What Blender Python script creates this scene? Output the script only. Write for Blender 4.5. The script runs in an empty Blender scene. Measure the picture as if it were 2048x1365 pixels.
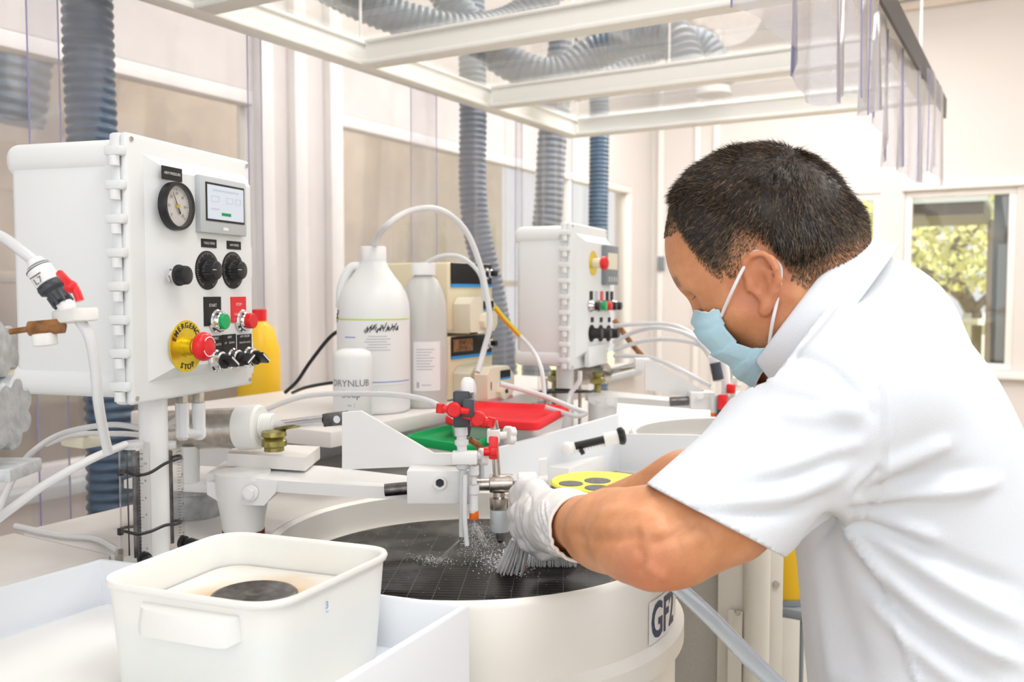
import bpy, bmesh, math, random
import numpy as np
from mathutils import Vector, Matrix, noise as mnoise
random.seed(7); np.random.seed(7)
sc = bpy.context.scene
COL = sc.collection

# ------------------------------------------------------------------ camera
F_PX, CX, CY = 1806.0, 1024.0, 682.5
HEAD, PITCH = math.radians(30.3), math.radians(3.23)
CAM = Vector((0, 0, 1.30))
FWD = Vector((-math.sin(HEAD)*math.cos(PITCH), math.cos(HEAD)*math.cos(PITCH), -math.sin(PITCH)))
RGT = Vector((math.cos(HEAD), math.sin(HEAD), 0))
UPV = RGT.cross(FWD)
cd = bpy.data.cameras.new('camera'); cam = bpy.data.objects.new('camera', cd); COL.objects.link(cam)
cd.sensor_width = 36; cd.sensor_fit = 'HORIZONTAL'; cd.lens = 36*F_PX/2048; cd.clip_start = 0.02; cd.clip_end = 200
Rm = Matrix((RGT, UPV, -FWD)).transposed().to_4x4()
cam.matrix_world = Matrix.Translation(CAM) @ Rm
cd.dof.use_dof = True; cd.dof.focus_distance = 1.12; cd.dof.aperture_fstop = 6.3
sc.camera = cam

# ------------------------------------------------------------------ light
w = bpy.data.worlds.new('world'); sc.world = w; w.use_nodes = True
bg = w.node_tree.nodes['Background']; bg.inputs[0].default_value = (0.97, 0.98, 1.0, 1); bg.inputs[1].default_value = 1.0
def area(loc, target, size, power, col=(1, 1, 1), sy=None):
    l = bpy.data.lights.new('room_or_fill_light', 'AREA'); l.energy = power; l.color = col; l.size = size
    if sy: l.shape = 'RECTANGLE'; l.size_y = sy
    o = bpy.data.objects.new('room_or_fill_light', l); COL.objects.link(o); o.location = loc
    o.rotation_euler = (Vector(target)-Vector(loc)).to_track_quat('-Z', 'Y').to_euler(); return o
area((0.6, 0.5, 3.3), (0.6, 0.5, 0), 1.2, 42, (.97, .985, 1), 1.2)
area((-1.2, 3.6, 3.3), (-1.2, 3.6, 0), 1.2, 62, (1, .99, .975), 1.2)
area((1.2, 3.2, 3.3), (1.2, 3.2, 0), 1.2, 45, (1, .99, .975), 1.2)
area((-1.4, 6.0, 3.3), (-1.4, 6.0, 0), 1.2, 42, (1, .985, .96), 1.2)
def fill_point(loc, power, col=(1, .985, .96), r=.2):  # invented point lamps without fixtures, added to brighten ceiling and rooms
    l = bpy.data.lights.new('fill_point_light', 'POINT'); l.energy = power; l.color = col; l.shadow_soft_size = r
    o = bpy.data.objects.new('fill_point_light', l); COL.objects.link(o); o.location = loc
fill_point((-1.0, 1.6, 3.0), 30); fill_point((.8, 4.6, 3.32), 40, r=.12); fill_point((-1.6, 5.2, 2.9), 40); fill_point((-3.9, 2.2, 2.9), 40, (1, .93, .85)); fill_point((-3.9, 5.2, 2.9), 40, (1, .93, .85))
area((0.6, -1.6, 2.1), (-0.6, 1.0, 1.1), 2.4, 20, (0.97, .985, 1), 1.6)  # added frontal fill from behind the camera, no fixture there
sun = bpy.data.lights.new('sun', 'SUN'); sun.energy = 9.0; sun.angle = 0.02; sun.color = (1, .96, .86)
so = bpy.data.objects.new('sun', sun); COL.objects.link(so); so.rotation_euler = (math.radians(24), 0, math.radians(15))
sc.view_settings.view_transform = 'Standard'; sc.view_settings.look = 'None'
sc.view_settings.exposure = 0.02; sc.view_settings.gamma = 1; sc.view_settings.use_curve_mapping = False
try:
    sc.cycles.max_bounces = 16; sc.cycles.transparent_max_bounces = 32; sc.cycles.transmission_bounces = 10
except Exception: pass

# ------------------------------------------------------------------ helpers
def ray(px, py): return FWD + RGT*((px-CX)/F_PX) + UPV*((CY-py)/F_PX)
def P(px, py, d): return CAM + ray(px, py)*d
def RP(px, py, pt, n):
    r = ray(px, py); n = Vector(n); return CAM + r*((Vector(pt)-CAM).dot(n)/r.dot(n))
def PZ(px, py, z): return RP(px, py, (0, 0, z), (0, 0, 1))
def PX(px, py, x): return RP(px, py, (x, 0, 0), (1, 0, 0))
def PY(px, py, y): return RP(px, py, (0, y, 0), (0, 1, 0))
def proj(p):
    v = Vector(p)-CAM; d = v.dot(FWD); return CX+F_PX*v.dot(RGT)/d, CY-F_PX*v.dot(UPV)/d, d
def SZ(px, d): return px*d/F_PX

def frame(o, u, v):
    u = Vector(u).normalized(); v = Vector(v); wv = u.cross(v).normalized(); v = wv.cross(u)
    m = Matrix((u, v, wv)).transposed().to_4x4(); m.translation = Vector(o); return m
def axis_frame(a, b):
    z = (Vector(b)-Vector(a)).normalized()
    t = Vector((0, 0, 1)) if abs(z.z) < .95 else Vector((1, 0, 0))
    x = t.cross(z).normalized(); y = z.cross(x)
    m = Matrix((x, y, z)).transposed().to_4x4(); m.translation = Vector(a); return m
def catmull(pts, n=8, closed=False):
    p = [Vector(q) for q in pts]; out = []
    if len(p) < 3: return [p[0].lerp(p[-1], i/n) for i in range(n+1)]
    N = len(p)
    for i in range(N-1):
        a = p[i-1] if i else p[0]*2-p[1]; b = p[i]; c = p[i+1]; d = p[i+2] if i+2 < N else p[-1]*2-p[-2]
        for k in range(n):
            t = k/n
            out.append(.5*((2*b)+(c-a)*t+(2*a-5*b+4*c-d)*t*t+(3*b-a-3*c+d)*t**3))
    out.append(p[-1].copy()); return out

class B:
    def __init__(s): s.v = []; s.f = []; s.mi = []; s.m = 0; s.M = Matrix.Identity(4)
    def add(s, vs, fs):
        n = len(s.v); s.v += [s.M @ Vector(q) for q in vs]
        s.f += [tuple(i+n for i in f) for f in fs]; s.mi += [s.m]*len(fs); return s
    def bm(s, bm):
        bm.verts.index_update(); s.add([v.co.copy() for v in bm.verts], [[v.index for v in f.verts] for f in bm.faces]); bm.free(); return s
    def box(s, c, size, bev=0, seg=2, rot=None, top=None):
        bm = bmesh.new(); bmesh.ops.create_cube(bm, size=1)
        for v in bm.verts:
            if top and v.co.z > 0: v.co.x *= top[0]; v.co.y *= top[1]
            v.co = Vector((v.co.x*size[0], v.co.y*size[1], v.co.z*size[2]))
        if bev: bmesh.ops.bevel(bm, geom=list(bm.edges), offset=bev, segments=seg, affect='EDGES', profile=.5)
        R = rot.to_4x4() if rot else Matrix.Identity(4)
        for v in bm.verts: v.co = (R @ v.co)+Vector(c)
        return s.bm(bm)
    def lathe(s, prof, a=(0, 0, 0), b=(0, 0, 1), n=32, cap0=True, cap1=True):
        m = axis_frame(a, b); vs = []; fs = []
        for r, z in prof:
            for k in range(n):
                t = 2*math.pi*k/n; vs.append(m @ Vector((r*math.cos(t), r*math.sin(t), z)))
        for i in range(len(prof)-1):
            for k in range(n):
                k2 = (k+1) % n; fs.append((i*n+k, i*n+k2, (i+1)*n+k2, (i+1)*n+k))
        if cap0 and prof[0][0] > 1e-5: fs.append(tuple(reversed(range(n))))
        if cap1 and prof[-1][0] > 1e-5: fs.append(tuple(range((len(prof)-1)*n, len(prof)*n)))
        return s.add(vs, fs)
    def cyl(s, a, b, r, r2=None, n=24, bev=0):
        L = (Vector(b)-Vector(a)).length; r2 = r if r2 is None else r2
        if bev: return s.lathe([(r-bev, 0), (r, bev), (r2, L-bev), (r2-bev, L)], a, b, n)
        return s.lathe([(r, 0), (r2, L)], a, b, n)
    def tube(s, pts, r, n=10, sm=8, rf=None):
        p = catmull(pts, sm) if sm else [Vector(q) for q in pts]
        vs = []; fs = []; up = None; acc = 0
        for i, q in enumerate(p):
            t = (p[min(i+1, len(p)-1)]-p[max(i-1, 0)]).normalized()
            if i: acc += (q-p[i-1]).length
            if up is None:
                up = Vector((0, 0, 1)) if abs(t.z) < .9 else Vector((1, 0, 0))
            up = (up-t*up.dot(t)).normalized(); sd = t.cross(up)
            rr = rf(acc) if rf else r
            for k in range(n):
                a = 2*math.pi*k/n; vs.append(q+(up*math.cos(a)+sd*math.sin(a))*rr)
        for i in range(len(p)-1):
            for k in range(n):
                k2 = (k+1) % n; fs.append((i*n+k, i*n+k2, (i+1)*n+k2, (i+1)*n+k))
        fs.append(tuple(reversed(range(n)))); fs.append(tuple(range((len(p)-1)*n, len(p)*n)))
        return s.add(vs, fs)
    def plate(s, pts, th):
        pts = [Vector(q) for q in pts]; th = Vector(th); n = len(pts)
        nn = Vector((0, 0, 0))
        for i in range(n): nn += pts[i].cross(pts[(i+1) % n])
        if nn.dot(th) < 0: pts.reverse()
        vs = pts+[q+th for q in pts]
        fs = [tuple(reversed(range(n))), tuple(range(n, 2*n))]+[(i, (i+1) % n, n+(i+1) % n, n+i) for i in range(n)]
        return s.add(vs, fs)
    def sphere(s, c, r, n=16, sx=1, sy=1, sz=1):
        bm = bmesh.new(); bmesh.ops.create_uvsphere(bm, u_segments=n, v_segments=n//2+2, radius=r)
        for v in bm.verts: v.co = Vector((v.co.x*sx, v.co.y*sy, v.co.z*sz))+Vector(c)
        return s.bm(bm)
    def text(s, t, o, u, v, size, th=0.0002, align='CENTER', sx=1.0, font_off=0.0):
        c = bpy.data.curves.new('t', 'FONT'); c.body = t; c.size = size; c.align_x = align; c.align_y = 'CENTER'
        c.resolution_u = 3; c.offset = font_off
        ob = bpy.data.objects.new('t', c); COL.objects.link(ob)
        bpy.context.view_layer.update()
        me = bpy.data.meshes.new_from_object(ob.evaluated_get(bpy.context.evaluated_depsgraph_get()))
        fr = frame(o, u, v)
        vs = [fr @ Vector((q.co.x*sx, q.co.y, th)) for q in me.vertices]; fs = [tuple(p.vertices) for p in me.polygons]
        bpy.data.objects.remove(ob); bpy.data.curves.remove(c); bpy.data.meshes.remove(me)
        return s.add(vs, fs)
    def build(s, name, mats, parent=None, angle=38, label=None):
        if not isinstance(mats, (list, tuple)): mats = [mats]
        off = Vector((0, 0, 0)); q = parent
        while q is not None: off += q.location; q = q.parent
        me = bpy.data.meshes.new(name); me.from_pydata([tuple(v-off) for v in s.v], [], s.f)
        for m in mats: me.materials.append(m)
        me.polygons.foreach_set('material_index', s.mi); me.polygons.foreach_set('use_smooth', [True]*len(s.f))
        me.set_sharp_from_angle(angle=math.radians(angle)); me.update()
        o = bpy.data.objects.new(name, me); COL.objects.link(o)
        if parent: o.parent = parent
        if label: o['label'] = label
        return o

def thing(name, label, cat, loc=(0, 0, 0), group=None):
    o = bpy.data.objects.new(name, None); COL.objects.link(o); o.empty_display_size = .05
    o.location = loc; o['label'] = label; o['category'] = cat
    if group: o['group'] = group
    return o
def tag(o, label, cat, group=None, kind=None):
    o['label'] = label; o['category'] = cat
    if group: o['group'] = group
    if kind: o['kind'] = kind
    return o
def struct(o): o['kind'] = 'structure'; return o

# ------------------------------------------------------------------ materials
def mat(name, col, rough=.45, metal=0, var=0, vscale=20, bump=0, bscale=60, spec=.5, trans=0, emis=None, es=0, alpha=1, coat=0, sss=0, col2=None, ior=1.45):
    m = bpy.data.materials.new(name); m.use_nodes = True; nt = m.node_tree; b = nt.nodes['Principled BSDF']
    b.inputs['Base Color'].default_value = (*col, 1); b.inputs['Roughness'].default_value = rough
    b.inputs['Metallic'].default_value = metal; b.inputs['Specular IOR Level'].default_value = spec
    b.inputs['IOR'].default_value = ior
    b.inputs['Transmission Weight'].default_value = trans; b.inputs['Coat Weight'].default_value = coat
    if sss:
        b.inputs['Subsurface Weight'].default_value = sss; b.inputs['Subsurface Radius'].default_value = (.01, .004, .002); b.inputs['Subsurface Scale'].default_value = 1
    if emis: b.inputs['Emission Color'].default_value = (*emis, 1); b.inputs['Emission Strength'].default_value = es
    tc = nt.nodes.new('ShaderNodeTexCoord')
    if var or col2:
        n = nt.nodes.new('ShaderNodeTexNoise'); n.inputs['Scale'].default_value = vscale; n.inputs['Detail'].default_value = 6
        nt.links.new(tc.outputs['Object'], n.inputs['Vector'])
        r = nt.nodes.new('ShaderNodeValToRGB'); c2 = col2 or tuple(max(0, c*(1-var)) for c in col)
        r.color_ramp.elements[0].position = .35; r.color_ramp.elements[1].position = .65
        r.color_ramp.elements[0].color = (*c2, 1); r.color_ramp.elements[1].color = (*col, 1)
        nt.links.new(n.outputs['Fac'], r.inputs['Fac']); nt.links.new(r.outputs['Color'], b.inputs['Base Color'])
    if bump:
        n = nt.nodes.new('ShaderNodeTexNoise'); n.inputs['Scale'].default_value = bscale; n.inputs['Detail'].default_value = 4
        nt.links.new(tc.outputs['Object'], n.inputs['Vector'])
        bp = nt.nodes.new('ShaderNodeBump'); bp.inputs['Strength'].default_value = bump; bp.inputs['Distance'].default_value = .002
        nt.links.new(n.outputs['Fac'], bp.inputs['Height']); nt.links.new(bp.outputs['Normal'], b.inputs['Normal'])
    return m
def film(name, tint, gloss=.12, rough=.03, haze=0.06, hazecol=(.9, .9, .95), var=0):
    m = bpy.data.materials.new(name); m.use_nodes = True; nt = m.node_tree; nt.nodes.clear()
    out = nt.nodes.new('ShaderNodeOutputMaterial'); tr = nt.nodes.new('ShaderNodeBsdfTransparent'); gl = nt.nodes.new('ShaderNodeBsdfGlossy')
    df = nt.nodes.new('ShaderNodeBsdfDiffuse'); tl = nt.nodes.new('ShaderNodeBsdfTranslucent')
    m1 = nt.nodes.new('ShaderNodeMixShader'); m2 = nt.nodes.new('ShaderNodeMixShader'); m3 = nt.nodes.new('ShaderNodeMixShader'); fr = nt.nodes.new('ShaderNodeLayerWeight'); fr.inputs[0].default_value = .5
    tr.inputs[0].default_value = (*tint, 1); gl.inputs['Roughness'].default_value = rough; df.inputs[0].default_value = (*hazecol, 1); tl.inputs[0].default_value = (*hazecol, 1)
    m3.inputs[0].default_value = .5; nt.links.new(df.outputs[0], m3.inputs[1]); nt.links.new(tl.outputs[0], m3.inputs[2])
    m1.inputs[0].default_value = haze
    if var:
        tc = nt.nodes.new('ShaderNodeTexCoord'); n = nt.nodes.new('ShaderNodeTexNoise'); n.inputs['Scale'].default_value = 5; n.inputs['Detail'].default_value = 5
        mp = nt.nodes.new('ShaderNodeMapRange'); mp.inputs['From Min'].default_value = .4; mp.inputs['From Max'].default_value = .8; mp.inputs['To Min'].default_value = haze; mp.inputs['To Max'].default_value = haze+var
        nt.links.new(tc.outputs['Object'], n.inputs['Vector']); nt.links.new(n.outputs['Fac'], mp.inputs['Value']); nt.links.new(mp.outputs[0], m1.inputs[0])
        bp = nt.nodes.new('ShaderNodeBump'); bp.inputs['Strength'].default_value = .3; bp.inputs['Distance'].default_value = .02
        nt.links.new(n.outputs['Fac'], bp.inputs['Height']); nt.links.new(bp.outputs[0], gl.inputs['Normal'])
    nt.links.new(tr.outputs[0], m1.inputs[1]); nt.links.new(m3.outputs[0], m1.inputs[2])
    pw_ = nt.nodes.new('ShaderNodeMath'); pw_.operation = 'POWER'; pw_.inputs[1].default_value = 4.5; nt.links.new(fr.outputs['Facing'], pw_.inputs[0])
    mul = nt.nodes.new('ShaderNodeMath'); mul.operation = 'MULTIPLY_ADD'; mul.inputs[1].default_value = .9; mul.inputs[2].default_value = gloss
    cl = nt.nodes.new('ShaderNodeMath'); cl.operation = 'MINIMUM'; cl.inputs[1].default_value = .85
    nt.links.new(pw_.outputs[0], mul.inputs[0]); nt.links.new(mul.outputs[0], cl.inputs[0]); nt.links.new(cl.outputs[0], m2.inputs[0])
    nt.links.new(m1.outputs[0], m2.inputs[1]); nt.links.new(gl.outputs[0], m2.inputs[2]); nt.links.new(m2.outputs[0], out.inputs[0])
    return m
M = {}
M['wall'] = mat('painted_wall', (.72, .675, .65), .8, bump=.1, bscale=120)
M['trimw'] = mat('painted_trim', (.86, .83, .80), .6)
M['ceil'] = mat('ceiling_tile', (.86, .84, .82), .9, var=.03, vscale=200)
M['floor'] = mat('tan_floor', (.50, .40, .28), .45, var=.25, vscale=14, bump=.1)
M['oak'] = mat('beige_panel', (.74, .64, .54), .6, var=.22, vscale=2.5)
M['pw'] = mat('white_powder_coat', (.80, .80, .79), .35, bump=.05, bscale=300)
M['pwb'] = mat('cool_white_plastic', (.77, .80, .84), .4)
M['abs'] = mat('enclosure_white', (.80, .82, .82), .38, bump=.05, bscale=500)
M['cream'] = mat('cream_table', (.82, .79, .76), .4, var=.06, vscale=6)
M['basin'] = mat('cream_basin', (.82, .80, .75), .35, var=.04, vscale=8)
M['tub'] = mat('cream_polyethylene', (.82, .82, .79), .45, sss=.15)
M['beige'] = mat('pump_beige', (.80, .71, .50), .45)
M['ivory'] = mat('pump_ivory', (.80, .76, .60), .4)
M['alu'] = mat('aluminium_frame', (.82, .82, .79), .4)
M['black'] = mat('black_plastic', (.012, .012, .014), .35)
M['blackm'] = mat('black_label', (.01, .009, .009), .6)
M['chrome'] = mat('chrome', (.75, .75, .76), .12, 1)
M['steel'] = mat('brushed_steel', (.62, .58, .53), .3, 1, var=.3, vscale=60, bump=.15, bscale=200)
M['steeld'] = mat('dark_steel', (.20, .19, .19), .35, 1, var=.5, vscale=90)
M['castal'] = mat('cast_aluminium', (.55, .57, .58), .5, .6, var=.25, vscale=70, bump=.5, bscale=150)
M['gold'] = mat('brass_yellow', (.80, .62, .05), .3, .75)
M['red'] = mat('red_plastic', (.75, .015, .02), .3)
M['redlid'] = mat('red_lid', (.80, .03, .04), .65, spec=.2)
M['grn'] = mat('green_plastic', (.0, .42, .12), .3)
M['grnlid'] = mat('green_lid', (.01, .35, .10), .65, spec=.2)
M['orange'] = mat('orange_nozzle', (.9, .16, .01), .4)
M['darkpvc'] = mat('dark_grey_pvc', (.055, .065, .08), .4, var=.2, vscale=50)
M['white'] = mat('white_plastic', (.84, .84, .83), .35)
M['grey'] = mat('light_grey_plastic', (.52, .56, .58), .4)
M['midgrey'] = mat('mid_grey_plastic', (.22, .25, .27), .45)
M['lcd'] = mat('lcd_screen', (.55, .60, .68), .15, emis=(.6, .68, .78), es=.25)
M['ink'] = mat('dark_ink', (.03, .03, .04), .6)
M['blueink'] = mat('navy_ink', (.01, .03, .10), .5)
M['faint'] = mat('grey_ink', (.45, .46, .50), .6)
M['pencil'] = mat('faded_pen', (.22, .22, .25), .6)
M['blue'] = mat('bright_blue', (.02, .30, .75), .4)
M['lime'] = mat('lime_print', (.55, .75, .08), .4)
M['violet'] = mat('violet_print', (.25, .32, .70), .4)
M['paper'] = mat('paper_label', (.84, .84, .84), .6)
M['hdpe'] = mat('milky_hdpe', (.83, .84, .84), .35, sss=.2)
M['hdpe2'] = mat('translucent_hdpe', (.80, .81, .79), .3, trans=.35, sss=.1)
M['tubing'] = mat('milky_tubing', (.85, .86, .87), .25, trans=.25)
M['clearbig'] = mat('clear_hose', (.72, .80, .88), .12, trans=.55)
M['acryl'] = film('clear_acrylic', (.95, .94, .93), .025, .02, .02)
M['valance'] = film('hazy_vinyl', (.87, .86, .90), .08, .15, .26, (.78, .76, .82), .14)
M['vinyl'] = film('clear_vinyl', (.92, .915, .945), .06, .22, .13, (.80, .78, .80), .12)
M['vinyledge'] = mat('vinyl_edge', (.38, .36, .62), .3, trans=.3)
M['glass'] = film('window_glass', (.95, .96, .95), .08, .0, .02)
M['duct'] = mat('blue_grey_duct', (.075, .12, .185), .4, var=.25, vscale=14)
M['brass'] = mat('dull_brass', (.42, .36, .12), .35, .9, var=.4, vscale=80)
M['ductg'] = mat('silver_grey_duct', (.13, .16, .19), .4, var=.6, vscale=9, col2=(.09, .13, .18))
M['rust'] = mat('rust', (.22, .06, .02), .9, var=.6, vscale=150, bump=1, bscale=200)
M['copper'] = mat('copper_corroded', (.42, .20, .08), .45, .5, var=.5, vscale=80, bump=.4)
M['yellow'] = mat('yellow_pad', (.85, .80, .08), .5)
M['bucket'] = mat('yellow_bucket', (.85, .52, .02), .4)
M['foamgrey'] = mat('grey_mesh_pad', (.22, .22, .23), .9, var=.5, vscale=400)
M['bristle'] = mat('white_bristle', (.92, .95, .94), .5)
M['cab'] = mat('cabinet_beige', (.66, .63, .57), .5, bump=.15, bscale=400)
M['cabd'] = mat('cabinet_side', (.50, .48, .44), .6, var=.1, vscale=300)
M['leaf'] = mat('foliage', (.50, .58, .10), .7, var=.5, vscale=3)
M['leaf2'] = mat('pale_foliage', (.92, .90, .42), .7, var=.4, vscale=4)
M['bark'] = mat('bark', (.16, .12, .07), .9)
M['soffit'] = mat('brown_soffit', (.16, .12, .09), .7)
M['darkroom'] = mat('dark_frame', (.035, .04, .05), .3)
M['tie'] = mat('black_nylon_tie', (.01, .01, .01), .4)
M['pink'] = mat('pink_pad', (.70, .25, .27), .5)
M['glove'] = mat('white_latex', (.82, .77, .75), .4, sss=.15, bump=.2, bscale=90)
M['cloth'] = mat('white_polo_knit', (.74, .77, .82), .85, bump=.25, bscale=900, spec=.2)
M['maskc'] = mat('pale_blue_nonwoven', (.50, .76, .87), .85, bump=.35, bscale=600, spec=.15)
M['maskw'] = mat('white_elastic', (.86, .86, .88), .7)
M['trouser'] = mat('light_trousers', (.72, .72, .74), .85)
M['shoe'] = mat('dark_shoe', (.04, .04, .045), .5)
M['water'] = mat('white_water', (.95, .95, .95), .3)
# ================================================================== room shell
XL, YB, ZC = -3.0, 7.6, 3.5
b = B(); b.box((-1, 3.6, -.05), (10, 12, .1)); struct(b.build('floor', M['floor']))
b = B(); b.box((-.7, 1.8, ZC+.05), (9.6, 12.6, .1)); struct(b.build('ceiling', M['ceil']))
# left wall with two glazed openings
ZH, ZS = 2.17, .62
def wallbox(bb, y0, y1, z0, z1, t=.16): bb.box((XL-t/2, (y0+y1)/2, (z0+z1)/2), (t, y1-y0, z1-z0))
Y1, Y2, Y3 = 2.94, 3.38, 7.15
b = B(); wallbox(b, -1.2, YB+.1, ZH, ZC); wallbox(b, -1.2, YB+.1, 0, ZS); wallbox(b, Y1, Y2, ZS, ZH); wallbox(b, Y3, YB+.1, ZS, ZH); wallbox(b, -1.2, -.6, ZS, ZH)
struct(b.build('wall_left', M['wall']))
b = B()
for y0, y1 in ((Y1-.05, Y1+.03), (Y1+.16, Y1+.24), (Y2-.04, Y2+.05)): b.box((XL+.02, (y0+y1)/2, (ZS+ZC)/2), (.05, y1-y0, ZC-ZS), .008)
struct(b.build('trim_1', M['trimw']))
b = B(); b.box((XL+.03, 3.0, ZS-.02), (.10, 8.4, .045), .006); struct(b.build('trim_2', M['grey']))
def window(n, y0, y1, mull):
    f = B()
    for z in (ZS+.03, ZH-.03): f.box((XL-.04, (y0+y1)/2, z), (.08, y1-y0, .06), .005)
    for y in (y0+.03, y1-.03): f.box((XL-.04, y, (ZS+ZH)/2), (.08, .06, ZH-ZS-.12), .005)
    for y in mull: f.box((XL-.04, y, (ZS+ZH)/2), (.06, .05, ZH-ZS-.12), .005)
    o = struct(f.build('window_%d' % n, M['trimw']))
    g = B(); g.box((XL-.05, (y0+y1)/2, (ZS+ZH)/2), (.006, y1-y0-.06, ZH-ZS-.06)); struct(g.build('pane', M['glass'], o))
window(1, -.6, Y1, [1.35]); window(2, Y2, Y3, [4.75, 6.0])
# room beyond the left glazing
b = B(); b.box((-4.9, 3.3, 1.75), (.1, 9.6, 3.5)); struct(b.build('wall_beyond', M['oak']))
b = B()
for z, y0, y1, x in ((1.36, -.5, 2.9, -4.4), (1.36, 3.3, 7.4, -4.4), (.9, -.5, 7.4, -4.3)): b.box((x, (y0+y1)/2, z), (.7, y1-y0, .05), .005)
for y in (-.3, 1.2, 2.8, 4.3, 5.8): b.box((-4.1, y, .7), (.05, .05, 1.3))
tag(b.build('storage_shelving', M['oak']), 'beige shelving behind the left glass partition', 'shelf')
def duct(name, pts, r, label, m='duct', pitch=None, parent=None, n=28, amp=.11, group=None):
    p = catmull(pts, 40); 
    L = sum((p[i+1]-p[i]).length for i in range(len(p)-1)); pitch = pitch or r*.42
    steps = int(L/pitch*8); cum = [0]
    for i in range(len(p)-1): cum.append(cum[-1]+(p[i+1]-p[i]).length)
    q = []; j = 0
    for i in range(steps+1):
        t = L*i/steps
        while j < len(p)-2 and cum[j+1] < t: j += 1
        u = (t-cum[j])/max(1e-9, cum[j+1]-cum[j]); q.append(p[j].lerp(p[j+1], u))
    b = B(); b.tube(q, r, n, 0, lambda a: r*(1+amp*(abs(math.sin(math.pi*a/pitch))**1.4-.6)))
    o = b.build(name, M[m], parent, angle=70)
    if parent is None: tag(o, label, 'duct', group)
    return o
duct('flexible_duct', [P(60, -150, 4.6), P(52, 40, 4.6), P(42, 140, 4.6), P(28, 245, 4.6)], .14, 'dark ribbed duct added behind the far left glass as a reflection', 'duct')  # added duct stands in for a duct reflected in the glass
# back wall with windows
zt, zb = 2.06, .70
xa, xb_, xc, xd = PY(1700, 560, YB).x, PY(1757, 560, YB).x, PY(1806, 560, YB).x, PY(2029, 560, YB).x
b = B()
def bw(x0, x1, z0, z1, bb, t=.16): bb.box(((x0+x1)/2, YB+t/2, (z0+z1)/2), (x1-x0, t, z1-z0))
bw(XL, 3.6, zt, ZC, b); bw(XL, 3.6, 0, zb, b); x3 = PY(1650, 560, YB).x; bw(XL, x3, zb, zt, b); bw(xb_, xc, zb, zt, b); bw(xd, 3.6, zb, zt, b)
struct(b.build('wall_back', M['wall']))
b = B(); b.box((1.5, YB-.02, zt+.03), (4.9, .05, .06), .006); b.box((1.5, YB-.03, zb-.03), (4.9, .08, .05), .006); struct(b.build('trim_3', M['trimw']))
def bwin(n, x0, x1):
    f = B()
    for z in (zb+.025, zt-.025): f.box(((x0+x1)/2, YB+.05, z), (x1-x0, .06, .05), .004)
    for x in (x0+.025, x1-.025): f.box((x, YB+.05, (zb+zt)/2), (.05, .06, zt-zb-.10), .004)
    o = struct(f.build('window_%d' % n, M['trimw']))
    g = B(); g.box(((x0+x1)/2, YB+.05, (zb+zt)/2), (x1-x0-.05, .006, zt-zb-.05)); struct(g.build('pane', M['glass'], o))
bwin(3, x3, xb_); bwin(4, xc, xd)
# dark framed post and open panel seen through the right window
xe, xf = PY(1990, 560, YB+.25).x, PY(2028, 560, YB+.25).x
b = B(); b.box(((PY(1984, 560, YB+.3).x+PY(2026, 560, YB+.3).x)/2, YB+.3, .95), (PY(2026, 560, YB+.3).x-PY(1984, 560, YB+.3).x, .05, 2.3), .004)
dr = tag(b.build('glass_door', M['darkroom']), 'dark framed glass door leaf standing outside the right window', 'door')
b = B(); xg0, xg1 = PY(1994, 560, YB+.27).x, PY(2012, 560, YB+.27).x
b.box(((xg0+xg1)/2, YB+.27, 1.2), (xg1-xg0, .01, .9)); b.build('door_panel', M['midgrey'], dr)
# corner post, outlets and door frame on back wall
b = B()
for px in (1322, 1395, 1432):
    x = PY(px, 560, YB).x; b.box((x, YB-.02, 1.75), (.05, .04, 3.5), .005)
struct(b.build('trim_4', M['trimw']))
b = B(); q = PY(1322, 528, YB-.05); b.box(q, (.06, .02, .13), .004); tag(b.build('light_switch', M['midgrey']), 'small grey wall switch on the back wall left of the head', 'switch')
# ceiling trims at top right
b = B(); b.box((1.2, YB-.04, ZC-.05), (4.6, .05, .05)); struct(b.build('trim_5', M['oak']))
b = B()
for y in (5.4, 6.7): b.box((1.2, y, ZC-.006), (4.6, .03, .012))
struct(b.build('trim_6', M['oak']))
# ---- outdoors
b = B(); b.box((1, 14, -.3), (24, 12, .2)); tag(b.build('lawn', M['leaf2']), 'sunlit lawn outside the back window', 'lawn', kind='stuff')
def tree(x, y, z, R, n, label, m, seed):
    rnd = random.Random(seed); t = thing('leafy_tree', label, 'tree', (x, y, -.2))
    tr = B(); tr.tube([(x, y, -.2), (x+.1, y, .8), (x-.2, y, 1.6), (x+.1, y, z+.2)], .09, 8)
    tr.tube([(x, y, 1.0), (x+.5, y-.1, 1.6), (x+.6, y, 2.2)], .05, 8); tr.tube([(x-.1, y, 1.2), (x-.6, y-.1, 1.7), (x-.7, y, 2.4)], .05, 8)
    tr.build('trunk', M['bark'], t)
    l = B(); vs = []; fs = []
    for i in range(n):
        a = rnd.uniform(0, 2*math.pi); c = rnd.uniform(-1, 1); rr = R*rnd.uniform(.35, 1)**.6
        p = Vector((x+rr*math.cos(a)*math.sqrt(1-c*c)*1.5, y+rr*math.sin(a)*math.sqrt(1-c*c), z+rr*c*.8))
        d1 = Vector((rnd.gauss(0, 1), rnd.gauss(0, 1), rnd.gauss(0, 1))).normalized()*rnd.uniform(.03, .08)
        d2 = d1.cross(Vector((rnd.gauss(0, 1), rnd.gauss(0, 1), rnd.gauss(0, 1)))).normalized()*rnd.uniform(.02, .05)
        k = len(vs); vs += [p-d1, p+d2, p+d1, p-d2]; fs.append((k, k+1, k+2, k+3))
    l.add(vs, fs); l.build('crown', M[m], t)
tree(-.75, 12.5, 2.1, 1.05, 4200, 'yellow green tree outside the right window', 'leaf2', 1)
tree(-4.1, 13.0, 2.1, 1.05, 3200, 'pale tree outside the window beside the collar', 'leaf2', 2)
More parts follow.
